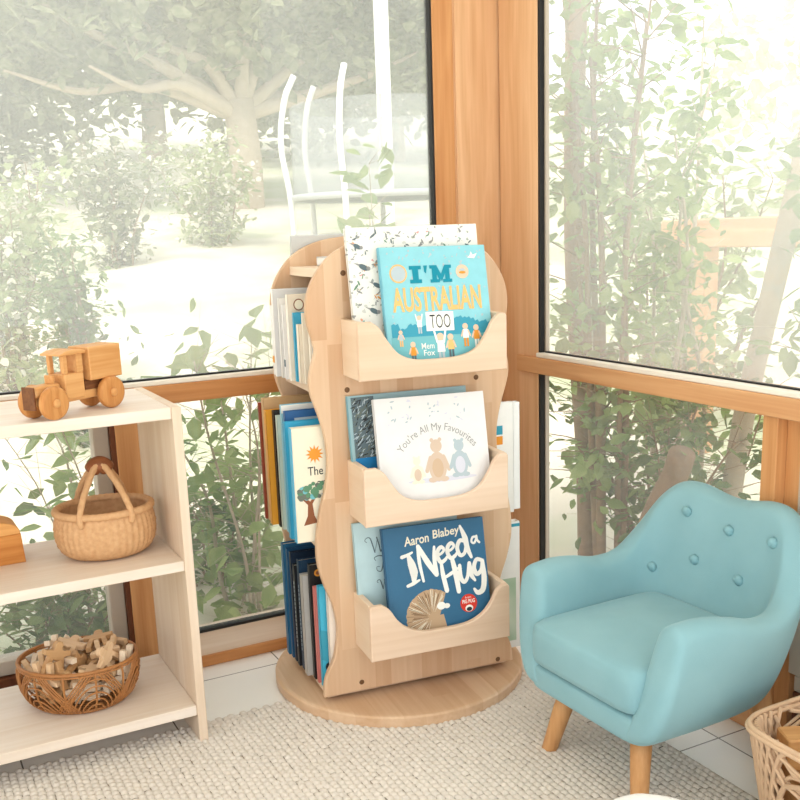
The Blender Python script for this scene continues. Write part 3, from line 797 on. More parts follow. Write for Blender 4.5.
Mi = side_books('books in the middle side compartment', .430, [
    ('thin brick-red book rearmost in the middle side compartment', .262, .010, -.055, .25, .725, (150, 70, 46), None),
    ('thick tan book beside the thin brick-red one', .230, .024, -.050, .27, .737, (206, 168, 122), None),
    ('bright mustard yellow hardback in the middle side compartment', .200, .020, -.053, .25, .713, (226, 158, 48), None),
    ('black book between the mustard and the mint ones', .172, .018, -.040, .24, .716, (46, 40, 38), None),
    ('pale mint book beside the black one', .148, .014, -.039, .22, .708, (198, 212, 200), None),
    ('light blue hardback with white top band in the middle compartment', .120, .014, -.034, .25, .737, (150, 202, 218), None),
    ('dark blue book with pale lettering behind the tree cover', .092, .016, -.033, .26, .726, (44, 96, 150), None),
    ('bright turquoise book just behind the tree cover', .064, .018, -.042, .25, .706, (58, 166, 206), None),
    ('cream book with an orange sun and a brown tree on its cover', .026, .020, -.038, .27, .698, (234, 226, 204), (80, 178, 214))])
A = Art(-.0095); A.text('TALE', .02, .08, .276, .284, 0, 1) if False else None
A = Art(-.010)
m = [INK[k] for k in ('sun', 'black', 'bark', 'green', 'aqua', 'blue', 'pink', 'white', 'moss')]
cx, cz = .052, .205
for k in range(12):
    t = 2*PI*k/12; A.poly([(cx+.011*math.cos(t-.3), cz+.011*math.sin(t-.3)), (cx+.022*math.cos(t), cz+.022*math.sin(t)), (cx+.011*math.cos(t+.3), cz+.011*math.sin(t+.3))], 0, 1)
A.disc(cx, cz, .0125, 0, 1)
A.text('The', .034, .070, .156, .176, 1, 1, .004); A.text('W', .077, .098, .156, .176, 1, 1, .004); A.text('and', .055, .089, .130, .147, 1, 1, .004)
A.poly([(.018, .040), (.052, .044), (.044, .062), (.041, .090), (.054, .110), (.050, .112), (.036, .096), (.020, .108), (.016, .104), (.030, .088), (.028, .062)], 2, 1)
rng = random.Random(6)
for k in range(34): A.disc(.036+rng.uniform(-.026, .030), .118+rng.uniform(-.014, .020), rng.uniform(.004, .008), rng.choice([3, 4, 8, 3]), 2, n=10)
A.rect(.064, .11, .046, .112, 5, 1); A.rect(.070, .11, .052, .104, 7, 2); A.disc(.078, .072, .009, 0, 3); A.disc(.086, .118, .012, 6, 2); A.rect(.062, .09, .044, .056, 0, 3)
A.build('illustration', m, Mi[8], 'orange sun, brown tree and dark title')
A = Art(-.008); A.rect(.022, .09, .272, .280, 0, 1); A.rect(.03, .07, .258, .264, 0, 1); A.build('spine_mark', [INK['mist']], Mi[6])
MB().box(.0, .2, -.0075, -.0068, .288, .3065).build('cover_band', INK['white'], Mi[5])

B = side_books('books in the bottom side compartment', .060, [
    ('blue hardback rearmost in the bottom side compartment', .256, .022, -.018, .22, .359, (48, 110, 150), None),
    ('mid-blue book second from the back of the bottom compartment', .232, .016, -.014, .23, .352, (40, 92, 132), None),
    ('navy book third from the back of the bottom compartment', .206, .016, -.012, .23, .350, (30, 48, 70), None),
    ('black-spined book with tiny pale lettering in the bottom compartment', .176, .020, -.012, .20, .326, (34, 36, 40), None),
    ('dark navy book left of the grey-spined one', .148, .018, -.008, .24, .347, (28, 58, 84), None),
    ('light grey-spined book in the bottom side compartment', .112, .024, -.010, .20, .319, (186, 182, 176), None),
    ('black book with a small orange disc on its cover', .084, .018, .002, .22, .353, (38, 36, 36), None),
    ('thin pink and orange book in the bottom compartment', .062, .012, .004, .19, .305, (224, 130, 122), None),
    ('bright cyan paperback in the bottom compartment', .038, .014, .008, .19, .314, (70, 178, 208), None),
    ('pale cream book nearest the front panel, bottom compartment', .021, .012, .024, .18, .330, (236, 224, 210), None)])
A = Art(-.009); A.disc(.020, .272, .009, 0, 1); A.disc(.020, .272, .005, 1, 2); A.build('illustration', [INK['sun'], INK['bark']], B[6])
A = Art(-.008); A.poly([(.001, .07), (.02, .06), (.026, .10), (.016, .14), (.001, .145)], 0, 0); A.disc(.02, .05, .012, 1, 1); A.disc(.03, .17, .012, 2, 1); A.build('illustration', [INK['deep'], INK['black'], INK['sky']], B[8])
for bk, hw in ((B[3], .008), (B[4], .007)):
    s = MB()
    for k in range(16): s.box(-.0006, .0004, -hw*.25, hw*.25, .05+k*.011, .057+k*.011)
    s.build('spine_mark', INK['mist'], bk)

# right-hand side: page edges and back covers show past the front panel
l, r_ = place(.548, .060, .4304, yaw=PI); book('white hardback jutting out past the right edge of the bookshelf, middle tier', (240, 240, 238), l, r_, .28, .272, .020, 'books at the right-hand side', name='standing_book')
l, r_ = place(.520, .036, .4304, yaw=PI); b = book('thin white book with a blue and gold spot beside the right edge, middle tier', (236, 236, 232), l, r_, .25, .278, .014, 'books at the right-hand side', name='standing_book')
A = Art(.0); A.mb = MB(); s = MB().box(.030, .050, .0071, .0076, .20, .222, mi=0).box(.030, .050, .0071, .0076, .175, .196, mi=1); s.build('illustration', [INK['deep'], INK['sun']], b)
l, r_ = place(.545, .060, .0604, yaw=PI); b = book('white book with a soft green painted foot at the right edge, bottom tier', (238, 238, 234), l, r_, .28, .338, .022, 'books at the right-hand side', name='standing_book')
s = MB(); s.box(.012, .12, .0111, .0114, .02, .19, mi=0)
v, f = text_poly('k'); s.add([(.050-x*.035, .0116, .262+y*.04) for x, y in v], [q[::-1] for q in f], 1); s.box(.0, .05, .0111, .0116, .325, .333, mi=2)
s.build('illustration', [leafmat('soft_green_wash', (170, 196, 170), (214, 224, 208), .0), INK['black'], INK['deep']], b)
# flat book on the top ledge, grey book in the rear tray
o = thing('picture_book', 'white book lying flat on the top ledge under the arch', 'book', sp(.105, .11, 1.0462), SA)
MB().box(0, .17, 0, .13, 0, .004, .0008).box(0, .17, 0, .13, .018, .022, .0008).box(0, .004, 0, .13, .0, .022, .0008).build('cover', plain('cover_white', (240, 238, 234), .5), o)
MB().box(.004, .166, .004, .126, .004, .018).build('pages', PAGES, o)
R = Euler((0, 0, SA+PI)).to_matrix() @ Euler((math.radians(-9), 0, 0)).to_matrix()
book('large plain grey book standing up behind the arched top', (206, 208, 206), sp(.36, .28+.018+.050, .8245), R.to_euler(), .30, .298, .012, name='picture_book')

# ------------------------------------------------------------------ armchair
def armchair():
    global TEAL
    m, nt, bs = base_mat('duck_egg_velvet'); N, L = nt.nodes, nt.links
    tc = N.new('ShaderNodeTexCoord')
    n1 = N.new('ShaderNodeTexNoise'); n1.inputs['Scale'].default_value = 7; n1.inputs['Detail'].default_value = 4; L.new(tc.outputs['Object'], n1.inputs['Vector'])
    mx = N.new('ShaderNodeMix'); mx.data_type = 'RGBA'; mx.inputs['A'].default_value = hexa((126, 168, 176)); mx.inputs['B'].default_value = hexa((148, 187, 193))
    L.new(n1.outputs['Fac'], mx.inputs['Factor']); L.new(mx.outputs['Result'], bs.inputs['Base Color'])
    bs.inputs['Roughness'].default_value = .9; bs.inputs['Specular IOR Level'].default_value = .1
    bs.inputs['Sheen Weight'].default_value = .25; bs.inputs['Sheen Roughness'].default_value = .4; bs.inputs['Sheen Tint'].default_value = (.75, .93, .96, 1)
    n2 = N.new('ShaderNodeTexNoise'); n2.inputs['Scale'].default_value = 420; L.new(tc.outputs['Object'], n2.inputs['Vector'])
    bp = N.new('ShaderNodeBump'); bp.inputs['Strength'].default_value = .25; bp.inputs['Distance'].default_value = .001
    L.new(n2.outputs['Fac'], bp.inputs['Height']); L.new(bp.outputs['Normal'], bs.inputs['Normal'])
    TEAL = m
    root = thing('armchair', 'small duck-egg blue velvet armchair with buttoned back and wooden legs', 'armchair', (1.364, 1.491, 0), -PI/2+math.radians(2))
    # shell: sections along a U; (x, y, ztop, half thickness, outward lean)
    half = [(.198, -.196, .404, .042, .014), (.202, -.13, .406, .042, .016), (.206, -.05, .396, .041, .020), (.207, .03, .380, .038, .026), (.202, .092, .388, .035, .030), (.190, .130, .436, .032, .036), (.168, .156, .505, .030, .042), (.136, .172, .545, .030, .048), (.092, .178, .550, .030, .050), (.045, .180, .540, .030, .052), (0, .180, .535, .030, .052)]
    path = half + [(-x, y, z, t, l) for x, y, z, t, l in half[::-1][1:]]
    P = catmull(path, 4)
    zb = .150
    secs = []
    n = len(P)
    for i, (x, y, zt, th, ln) in enumerate(P):
        a = P[max(i-1, 0)]; c = P[min(i+1, n-1)]
        tx, ty = c[0]-a[0], c[1]-a[1]; L_ = math.hypot(tx, ty); tx /= L_; ty /= L_
        ox, oy = ty, -tx          # outward (path runs +x arm -> back -> -x arm)
        if ox*x+oy*(y+.05) < 0: ox, oy = -ox, -oy
        secs.append((x, y, zt, th, ln, ox, oy))
    def ring(x, y, zt, th, ln, ox, oy, sc=1., shift=(0, 0)):
        h = zt-zb; prof = []
        # outer side up, round the top, inner side down
        outer = [(-.55, 0), (.1, .012), (.55, .06), (.85, .16), (1, .35), (1, .6), (1, .82)]
        for o, q in outer: prof.append((o*th, zb+q*(h-th)))
        for k in range(1, 8):
            an = PI*k/8; prof.append((th*math.cos(an), zt-th+th*math.sin(an)))
        for q in (.82, .6, .4, .2, .05): prof.append((-th, zb+q*(h-th)))
        prof.append((-.85*th, zb))
        pts = []
        cz = (zt+zb)/2
        for o, z in prof:
            q = (z-zb)/h
            off = o*sc + ln*(q-.35)*1.3 - .030*(1-q)**2
            z2 = cz+(z-cz)*(1-(1-sc)*.35)
            rk = .040*max(0., min(1., (.02-y)/.2))*q     # arm fronts rake back towards the top
            pts.append((x+ox*off+shift[0], y+oy*off+shift[1]+rk, z2))
        return pts
    rings = []
    f0 = secs[0]; f1 = secs[-1]
    for sc, dy in ((.35, -.022), (.72, -.017), (.92, -.009)): rings.append(ring(*f0, sc=sc, shift=(0, dy)))
    for s_ in secs: rings.append(ring(*s_))
    for sc, dy in ((.92, -.009), (.72, -.017), (.35, -.022)): rings.append(ring(*f1, sc=sc, shift=(0, dy)))
    k = len(rings[0]); mb = MB(); vs = [p for r in rings for p in r]; fs = []
    for i in range(len(rings)-1):
        for j in range(k):
            j2 = (j+1) % k; fs.append((i*k+j, (i+1)*k+j, (i+1)*k+j2, i*k+j2))
    fs.append(tuple(range(k))); fs.append(tuple(range((len(rings)-1)*k, len(rings)*k))[::-1])
    mb.add(vs, fs, 0, True)
    sh = mb.build('shell', TEAL, root)
    md = sh.modifiers.new('sub', 'SUBSURF'); md.levels = 1; md.render_levels = 2
    # seat base between the arms
    def pad(x, y0, y1, z0, z1, r, crown=0., narrow=0.):
        """soft cushion: superellipse plan, rounded edges, crowned top"""
        vs = []; fs = []; S = 48
        lev = [(-1, .80), (-.97, .92), (-.85, .98), (-.55, 1.0), (.4, 1.0), (.75, .985), (.93, .93), (1.0, .82), (1.0+crown*.5, .55), (1+crown, .2)]
        for q, sc in lev:
            for i in range(S):
                t = 2*PI*i/S; c, s = math.cos(t), math.sin(t); e = .22
                px = math.copysign(abs(c)**e, c); py = math.copysign(abs(s)**e, s)
                d = max(abs(px), abs(py)); 
                X = x*px; Y = (y0+y1)/2+(y1-y0)/2*py
                inset = (1-sc)*r*6
                X -= math.copysign(min(abs(X), inset*abs(px)), X) if sc > .7 else X*(1-sc)
                yy = Y-(y0+y1)/2
                yy = yy-math.copysign(min(abs(yy), inset*abs(py)), yy) if sc > .7 else yy*sc
                X *= 1-narrow*((yy/(y1-y0))+.5)
                z = (z0+z1)/2+(z1-z0)/2*q
                vs.append((X, (y0+y1)/2+yy, z))
        n = len(lev)
        for i in range(n-1):
            for j in range(S):
                j2 = (j+1) % S; fs.append((i*S+j, i*S+j2, (i+1)*S+j2, (i+1)*S+j))
        fs.append(tuple(range(S))[::-1]); fs.append(tuple(range((n-1)*S, n*S)))
        return MB().add(vs, fs, 0, True)
    pad(.178, -.212, .10, .150, .205, .012).build('seat_base', TEAL, root)
    cu = pad(.170, -.220, .145, .208, .303, .026, .34, .03).build('seat_cushion', TEAL, root)
    # piping round the cushion front
    pts = []
    for i in range(64):
        t = 2*PI*i/64; c, s = math.cos(t), math.sin(t); e = .22
        pts.append((.1535*math.copysign(abs(c)**e, c), -.0215+.182*math.copysign(abs(s)**e, s), .300))
    # buttons on the inner back
    bt = plain('button_velvet', (134, 176, 183), .9, .1)
    def back_y(x, z):     # inner face of the back
        a = abs(x); xs = [0, .045, .092, .136, .168, .190, .202]
        base = np.interp(a, xs, [.180, .180, .178, .172, .156, .130, .092]); ln = np.interp(a, xs, [.052, .052, .050, .048, .042, .036, .030]); zt = np.interp(a, xs, [.535, .54, .55, .545, .505, .44, .392])
        q = (z-zb)/(zt-zb)
        return base-.031+ln*(q-.35)*1.3-.030*(1-q)**2
    for x, z in ((-.100, .490), (.018, .474), (.144, .482), (-.058, .392), (.070, .382), (-.160, .352)):
        y = back_y(x, z)-.001
        M = Matrix.Translation((x, y, z)) @ Matrix.Rotation(PI/2+.3, 4, 'X') @ Matrix.Rotation(0, 4, 'Y')
        MB().lathe([(.0115, -.006), (.0118, 0), (.0105, .004), (.006, .0066), (.001, .0072)], 20, M=M).build('button', bt, root)
    lw = wood('chair_leg_wood', (214, 164, 112), (190, 134, 82), 'z', 14)
    for x, y in ((-.100, -.145), (.118, -.150), (-.13, .165), (.13, .165)):
        sx, sy = math.copysign(1, x), math.copysign(1, y)
        s = MB().tube([(x, y, .165), (x+sx*.016, y+sy*.018*(y < 0), .09), (x+sx*.034, y+sy*.036*(y < 0), .003), (x+sx*.0345, y+sy*.0365*(y < 0), .0)], [.0225, .020, .0165, .0155], 20)
        s.build('leg', lw, root)
    return root
armchair()

# ------------------------------------------------------------------ toys and baskets on the low shelf
def truck():
    a = math.radians(32+180)
    root = thing('toy_truck', 'wooden toy truck with cab and cargo box on the low shelf top', 'toy truck', (.338, 2.125, .7751), a); root.scale = (1.05, 1.0, 1.05)
    # local +x is the nose, wheels at x = +-.0725
    R = .0325
    MB().box(-.095, .088, -.0165, .0165, .026, .044, .002).build('chassis', TOY, root)
    s = MB().box(.040, .103, -.0165, .0165, .044, .066, .004); s.build('bonnet', TOY, root)
    MB().box(.1032, .1075, -.0175, .0175, .022, .066, .001).build('grille', TOYD, root)
    # cab
    c = MB(); c.box(-.012, .036, -.025, .025, .032, .082, .002)
    c.box(-.012, -.002, -.025, .025, .082, .118, .001)
    for y0, y1 in ((-.025, -.016), (.016, .025)):
        c.box(.026, .036, y0, y1, .082, .118, .001); c.box(-.002, .004, y0, y1, .082, .118)
    c.build('cab', TOY, root)
    r = MB(); o = [(-.018, .118), (.046, .118), (.046, .121), (.032, .1255), (.012, .128), (-.006, .1265), (-.018, .123)]
    r.prism(ccw(o), -.030, .030, b=.001); r.build('cab_roof', TOY, root)
    MB().box(.050, .056, -.012, .012, .066, .082, .001).build('windscreen', TOY, root)
    MB().box(-.108, -.024, -.031, .031, .062, .128, .002).build('cargo_box', TOY, root)
    MB().box(-.100, -.018, -.018, .018, .044, .062).build('box_support', TOYD, root)
    for x in (-.0725, .0725):
        for sy in (-1, 1):
            M = Matrix.Translation((x, sy*.0305, R)) @ Matrix.Rotation(-sy*PI/2, 4, 'X')
            wv = MB().lathe([(R*.82, -.0085), (R*.97, -.006), (R, -.002), (R, .003), (R*.95, .007), (R*.80, .0085), (R*.5, .0072)], 32, M=M).build('wheel', TOYW, root)
            MB().lathe([(.0085, .006), (.0085, .010), (.006, .0125), (.002, .013)], 16, M=M).build('hub', TOY, wv)
truck()

def coil_basket():
    root = thing('woven_basket', 'round straw basket with two wrapped handles on the middle shelf', 'basket', (.392, 2.215, .4352), math.radians(-8))
    m, nt, b = base_mat('straw_weave'); N, L = nt.nodes, nt.links
    tc = N.new('ShaderNodeTexCoord'); no = N.new('ShaderNodeTexNoise'); no.inputs['Scale'].default_value = 90; no.inputs['Detail'].default_value = 3; L.new(tc.outputs['Object'], no.inputs['Vector'])
    mx = N.new('ShaderNodeMix'); mx.data_type = 'RGBA'; mx.inputs['A'].default_value = hexa((222, 180, 134)); mx.inputs['B'].default_value = hexa((186, 136, 90)); L.new(no.outputs['Fac'], mx.inputs['Factor'])
    L.new(mx.outputs['Result'], b.inputs['Base Color']); b.inputs['Roughness'].default_value = .75
    prof = [(.060, .0), (.080, .003), (.096, .014), (.106, .032), (.110, .055), (.109, .078), (.104, .098), (.101, .104)]
    P = catmull(prof, 7); S = 220
    vs = []; fs = []
    for i, (r, z) in enumerate(P):
        for k in range(S):
            a = 2*PI*k/S; d = .0013*math.sin(i*PI/1.0+0) if False else .0022*math.sin(a*44)*(.55+.45*math.cos(i*1.57)) + .0007*math.sin(i*2.6)
            vs.append(((r+d)*math.cos(a), (r+d)*math.sin(a)*.86, z))
    n = len(P)
    # inner wall
    for i, (r, z) in enumerate(P[::-1]):
        for k in range(S):
            a = 2*PI*k/S; vs.append(((r-.007)*math.cos(a), (r-.007)*math.sin(a)*.86, max(z, .006)))
    for i in range(2*n-1):
        for k in range(S):
            k2 = (k+1) % S; fs.append((i*S+k, i*S+k2, (i+1)*S+k2, (i+1)*S+k))
    fs.append(tuple(range(S))[::-1]); fs.append(tuple(range((2*n-1)*S, 2*n*S)))
    MB().add(vs, fs, 0, True).build('body', m, root)
    rim = MB(); pts = [(.103*math.cos(2*PI*k/160), .103*.86*math.sin(2*PI*k/160), .106) for k in range(160)]
    rim.tube(pts, [.0085+.0007*math.sin(k*1.9) for k in range(160)], 10, closed=True); rim.build('rim', m, root)
    wrapm = wood('handle_leather', (150, 92, 56), (116, 66, 38), 'x', 20)
    for sy in (-1, 1):
        ctl = [(-.052, sy*.079, .085), (-.054, sy*.080, .108), (-.040, sy*.058, .150), (-.014, sy*.018, .196), (.0, sy*.010, .205), (.014, sy*.018, .196), (.040, sy*.058, .150), (.054, sy*.080, .108), (.052, sy*.079, .085)]
        pt = [tuple(q) for q in catmull(ctl, 6)]
        h = MB().tube(pt, [.0070+.0005*math.sin(k*2.2) for k in range(len(pt))], 10).build('handle', m, root)
    g = [tuple(q) for q in catmull([(-.020, 0, .188), (-.011, 0, .200), (0, 0, .205), (.011, 0, .200), (.020, 0, .188)], 5)]
    MB().tube(g, [.011, .0145, .0158]+[.0162]*(len(g)-6)+[.0158, .0145, .011], 14, flat=1.2).build('grip', wrapm, root)
coil_basket()

def toy_box():
    root = thing('wooden_box', 'arched honey-coloured wooden box at the left end of the middle shelf', 'box', (.135, 2.285, .4351), math.radians(2))
    hm = wood('honey_wood', (212, 146, 76), (184, 112, 48), 'x', 14)
    MB().prism(ccw([(-.085, 0), (.084, 0), (.080, .066), (-.081, .066)]), -.04, .04, b=.0015).build('body', hm, root)
    o = [(-.080, .0665), (.079, .0665)]+[(.079*math.cos(t), .0665+.034*math.sin(t)**.75) for t in np.linspace(.12, PI-.12, 20)]
    MB().prism(ccw(o), -.041, .041, b=.0015).build('lid', wood('honey_wood_light', (226, 168, 100), (204, 138, 72), 'x', 14), root)
toy_box()

RAT = plain('rattan_cane', (170, 114, 64), .5, .4, var=.25, scale=60)
RATP = plain('pale_rattan', (204, 172, 140), .55, .3, var=.15, scale=50)
def wire_basket():
    root = thing('rattan_bowl', 'open rattan bowl of wooden figures on the bottom shelf', 'basket', (.303, 2.232, .0922), math.radians(-27))
    ax, ay = .132, .108
    def surf(a, q):   # q 0 base .. 1 rim
        k = .60+.46*math.sin(min(q, 1)*PI*.52)**.8 if q > 0 else .60
        k = .76 if q <= 0 else float(np.interp(q, [0, .15, .35, .6, .8, 1], [.76, .89, .97, 1.01, 1.02, 1.0]))
        return (ax*k*math.cos(a), ay*k*math.sin(a), .004+.102*q)
    s = MB()
    for q, r in ((1.0, .0042), (.93, .0022)):
        s.tube([surf(2*PI*k/72, q) for k in range(72)], r, 8, closed=True)
    s.build('rim', RAT, root)
    s = MB()
    for q in (0, .03): s.tube([surf(2*PI*k/60, q) for k in range(60)], .003, 8, closed=True)
    s.build('base_ring', RAT, root)
    s = MB()   # base mat
    for k in range(15):
        y = -.074+k*.0106; xx = .098*math.sqrt(max(.02, 1-(y/.080)**2)); s.tube([(-xx, y, .003), (xx, y, .003)], .0028, 6)
    s.build('base_mat', RAT, root)
    s = MB()   # crossing arches and upright canes, woven into one open wall
    for g in range(6):
        a0 = 2*PI*g/6
        for j in range(5):      # nested arches
            hw = .20+.085*j; hh = .22+.155*j
            pts = []
            for t in np.linspace(-1, 1, 18):
                a = a0+hw*t; q = hh*(1-abs(t)**2.4); n_ = surf(a, q); pts.append((n_[0]*1.02, n_[1]*1.02, n_[2]))
            s.tube(pts, .0019, 6)
        for j in range(4):      # slanting bundles
            for sg in (-1, 1):
                pts = []
                for t in np.linspace(0, 1, 12):
                    a = a0+PI/6+sg*(.02+.05*j-.62*(t-.15)); pts.append(tuple(np.array(surf(a, t))*np.array([1.005, 1.005, 1])))
                s.tube(pts, .0018, 6)
        s.tube([surf(a0, t) for t in np.linspace(0, 1, 10)], .0026, 6)
        s.tube([surf(a0+PI/6, t) for t in np.linspace(0, 1, 10)], .0026, 6)
    s.build('woven_wall', RAT, root)
wire_basket()

def figure_outline():
    # little wooden person, arms and legs spread
    h = [(0, .012), (.008, .004), (.013, -.026), (.024, -.026), (.021, -.004), (.017, .010), (.030, .014), (.031, .024), (.012, .024), (.0085, .028), (.0088, .036), (.005, .0415), (0, .0425)]
    h = [(x*1.08, (z-.008)*1.08) for x, z in h]
    h[0] = (0, -.008)
    return h + [(-x, z) for x, z in h[1:-1][::-1]]
FIG = [wood('figure_beech', (232, 200, 164), (206, 168, 124), 'x', 14), wood('figure_pale', (242, 226, 204), (226, 200, 170), 'x', 14), wood('figure_oak', (208, 168, 122), (178, 132, 86), 'x', 14)]
FIG_POSES = []
FIG_POSES = [((0.3557,2.2417,0.1184),(0.6650,0.5888,0.2864,0.3591)),
 ((0.3519,2.1822,0.1244),(0.5576,0.5141,-0.5625,-0.3292)),
 ((0.2932,2.2070,0.1159),(0.0701,0.0321,0.7395,0.6687)),
 ((0.3046,2.2173,0.1309),(0.6070,-0.6939,-0.2775,0.2701)),
 ((0.3584,2.1740,0.1441),(0.5751,-0.6743,0.2013,-0.4171)),
 ((0.3566,2.2508,0.1340),(0.6911,0.6074,0.2421,0.3079)),
 ((0.3431,2.1928,0.1555),(0.6468,0.4893,0.4103,0.4169)),
 ((0.2932,2.1527,0.1412),(0.6668,0.1097,-0.6805,-0.2833)),
 ((0.3561,2.2323,0.1675),(0.2503,-0.3876,-0.6132,0.6411)),
 ((0.4021,2.2373,0.1542),(0.0228,0.7711,-0.6003,-0.2110)),
 ((0.3983,2.1762,0.1791),(0.0291,-0.8826,-0.4647,0.0652)),
 ((0.2464,2.2108,0.1384),(0.5216,0.8159,-0.2342,-0.0857)),
 ((0.2896,2.2535,0.2151),(0.2096,0.2912,0.5406,0.7609)),
 ((0.3706,2.2952,0.1664),(0.1655,0.8983,-0.2994,0.2756)),
 ((0.2691,2.2748,0.1166),(0.1610,0.1421,-0.6460,-0.7325)),
 ((0.3772,2.2541,0.2020),(0.1557,0.2818,-0.6447,-0.6934)),
 ((0.3397,2.2574,0.1465),(0.3935,0.4376,-0.6188,-0.5203)),
 ((0.3231,2.2893,0.1572),(0.4848,-0.4630,0.4045,-0.6220)),
 ((0.3625,2.2097,0.2087),(0.0150,-0.1609,-0.7758,0.6100)),
 ((0.2819,2.2981,0.1484),(0.4646,-0.6067,0.3797,0.5214)),
 ((0.3477,2.2385,0.1808),(0.3785,0.4181,-0.6467,-0.5135)),
 ((0.2804,2.2524,0.1610),(0.3188,0.0361,-0.1858,0.9287)),
 ((0.2898,2.3278,0.1794),(0.8892,-0.0388,-0.4558,-0.0071)),
 ((0.2494,2.2440,0.1315),(0.6043,0.6950,0.1053,0.3752)),
 ((0.3054,2.1529,0.1640),(0.1289,-0.0832,-0.9441,-0.2917)),
 ((0.2413,2.2994,0.1582),(0.3595,0.1317,0.0081,-0.9238)),
 ((0.2982,2.2062,0.1826),(0.7584,-0.3145,0.4740,0.3183)),
 ((0.3310,2.1756,0.1828),(0.6397,0.6571,-0.2789,-0.2851)),
 ((0.2249,2.2784,0.1781),(0.6093,0.7527,-0.2183,-0.1203)),
 ((0.2518,2.1907,0.1492),(0.4746,-0.1687,0.6697,-0.5457)),
 ((0.3580,2.1620,0.2059),(0.3305,0.3349,0.0378,-0.8816)),
 ((0.2245,2.2530,0.1543),(0.3888,0.5477,-0.7029,-0.2341)),
 ((0.3562,2.2587,0.2147),(0.1350,0.0410,0.6488,0.7478)),
 ((0.2234,2.1769,0.1845),(0.0327,0.4029,0.9146,0.0005)),
 ((0.2601,2.2769,0.2060),(0.5451,-0.4432,0.6582,0.2707)),
 ((0.2478,2.1761,0.1845),(0.6997,0.2688,0.5627,-0.3487)),
 ((0.2144,2.2374,0.1851),(0.4787,0.8574,-0.1334,0.1339)),
 ((0.3149,2.2945,0.2015),(0.3315,0.2993,-0.6677,-0.5956)),
 ((0.2504,2.1899,0.2225),(0.9611,-0.0423,0.1852,0.2007)),
 ((0.3015,2.2861,0.1811),(0.7710,0.5447,-0.2625,-0.1998)),
 ((0.2716,2.2051,0.1935),(0.3897,-0.5814,0.3765,0.6070))]

def figures():
    o = ccw(figure_outline()); protos = []
    for m in FIG:
        me = MB().prism(o, -.007, .007, b=.0012)
        protos.append(me)
    base = [None]*3
    words = ['plain', 'pale', 'darker']
    for i, (p, q) in enumerate(FIG_POSES):
        k = i % 3
        if base[k] is None:
            ob = protos[k].build('wooden_figure', FIG[k]); base[k] = ob
        else:
            ob = base[k].copy(); COL.objects.link(ob)
        ob.rotation_mode = 'QUATERNION'; ob.location = p; ob.rotation_quaternion = q
        tag(ob, '%s beech wooden person-shaped balancing figure heaped in the rattan bowl' % words[k] if k else 'honey-toned wooden person-shaped balancing figure heaped in the rattan bowl', 'wooden toy', 'wooden figures in the rattan bowl')
figures()

# ------------------------------------------------------------------ wicker basket with blocks, white pouf
def wicker():
    root = thing('wicker_basket', 'pale wicker basket holding wooden blocks beside the armchair', 'basket', (1.436, 1.030, .0), math.radians(0))
    hx, hy, zt = .165, .155, .240
    def rr(t, sx, sy, e=.36):
        c, s = math.cos(t), math.sin(t)
        return sx*math.copysign(abs(c)**e, c), sy*math.copysign(abs(s)**e, s)
    def surf(t, q):
        k = .80+.20*q
        x, y = rr(t, hx*k, hy*k); return (x, y, .006+(zt-.006)*q)
    s = MB()
    for dz, dr in ((0, 1.0), (-.006, 1.02), (-.010, .985)):
        s.tube([(lambda p: (p[0]*dr, p[1]*dr, p[2]+dz))(surf(2*PI*k/96, 1)) for k in range(96)], .0048, 8, closed=True)
    s.build('rim', RATP, root)
    s = MB()
    for q in (0, .04, .08): s.tube([surf(2*PI*k/96, q) for k in range(96)], .0045, 8, closed=True)
    s.build('base_ring', RATP, root)
    MB().add([(*rr(2*PI*k/64, hx*.8, hy*.8), .008) for k in range(64)], [tuple(range(64))]).build('base_mat', RATP, root)
    s = MB(); n = 58
    for k in range(n):
        a0 = 2*PI*k/n
        for j, w_ in ((0, .0), (1, .035)):
            pts = [surf(a0+w_+.42*t*(1 if j == 0 else .9), t) for t in np.linspace(0, 1, 10)]
            s.tube(pts, .0042, 6)
        s.tube([surf(a0-.55*t, t) for t in np.linspace(.25, 1, 8)], .0034, 6)
        # scalloped loops that hang inside below the rim
        pts = []
        for t in np.linspace(0, 1, 12):
            a = a0+.5*t; q = 1-.34*math.sin(PI*t)**.8-.05*t; p = surf(a, q); pts.append((p[0]*.955, p[1]*.955, p[2]))
        s.tube(pts, .0042, 6)
    s.build('woven_wall', RATP, root)
wicker()
BLK = wood('block_oak', (206, 158, 104), (178, 124, 72), 'x', 12)
for (x, y, z, rz, ry, sx, sy, sz, lab) in (
        (1.495, 1.11, 0.0735, 0.1, 0, 0.12, 0.07, 0.125, 'tall oak toy block at the bottom far corner of the wicker basket'),
        (1.385, 1.100, .086, -.2, 0, .09, .07, .15, 'square oak toy block at the bottom left corner of the wicker basket'),
        (1.41, 0.985, 0.0735, 0.3, 0, 0.11, 0.08, 0.125, 'wide oak toy block at the near bottom of the wicker basket'),
        (1.51, 1, 0.0735, -0.1, 0, 0.07, 0.1, 0.125, 'long oak toy block at the bottom right of the wicker basket'),
        (1.495, 1.105, 0.172, 0.35, 0, 0.105, 0.06, 0.07, 'upper oak toy block against the far wall of the wicker basket'),
        (1.385, 1.105, .192, -.45, 0, .115, .055, .06, 'small upper oak toy block near the left end of the wicker basket'),
        (1.412, .985, .158, .8, 0, .11, .05, .04, 'long upper oak toy block lying across the wicker basket'),
        (1.508, 1, 0.165, 1.4, 0, 0.09, 0.055, 0.055, 'upper oak toy block at the right of the wicker basket')):
    ob = MB().box(-sx/2, sx/2, -sy/2, sy/2, -sz/2, sz/2, .003).build('wooden_block', BLK)
    ob.location = (x, y, z); ob.rotation_euler = (0, ry, rz); tag(ob, lab, 'block', 'wooden blocks in the wicker basket')

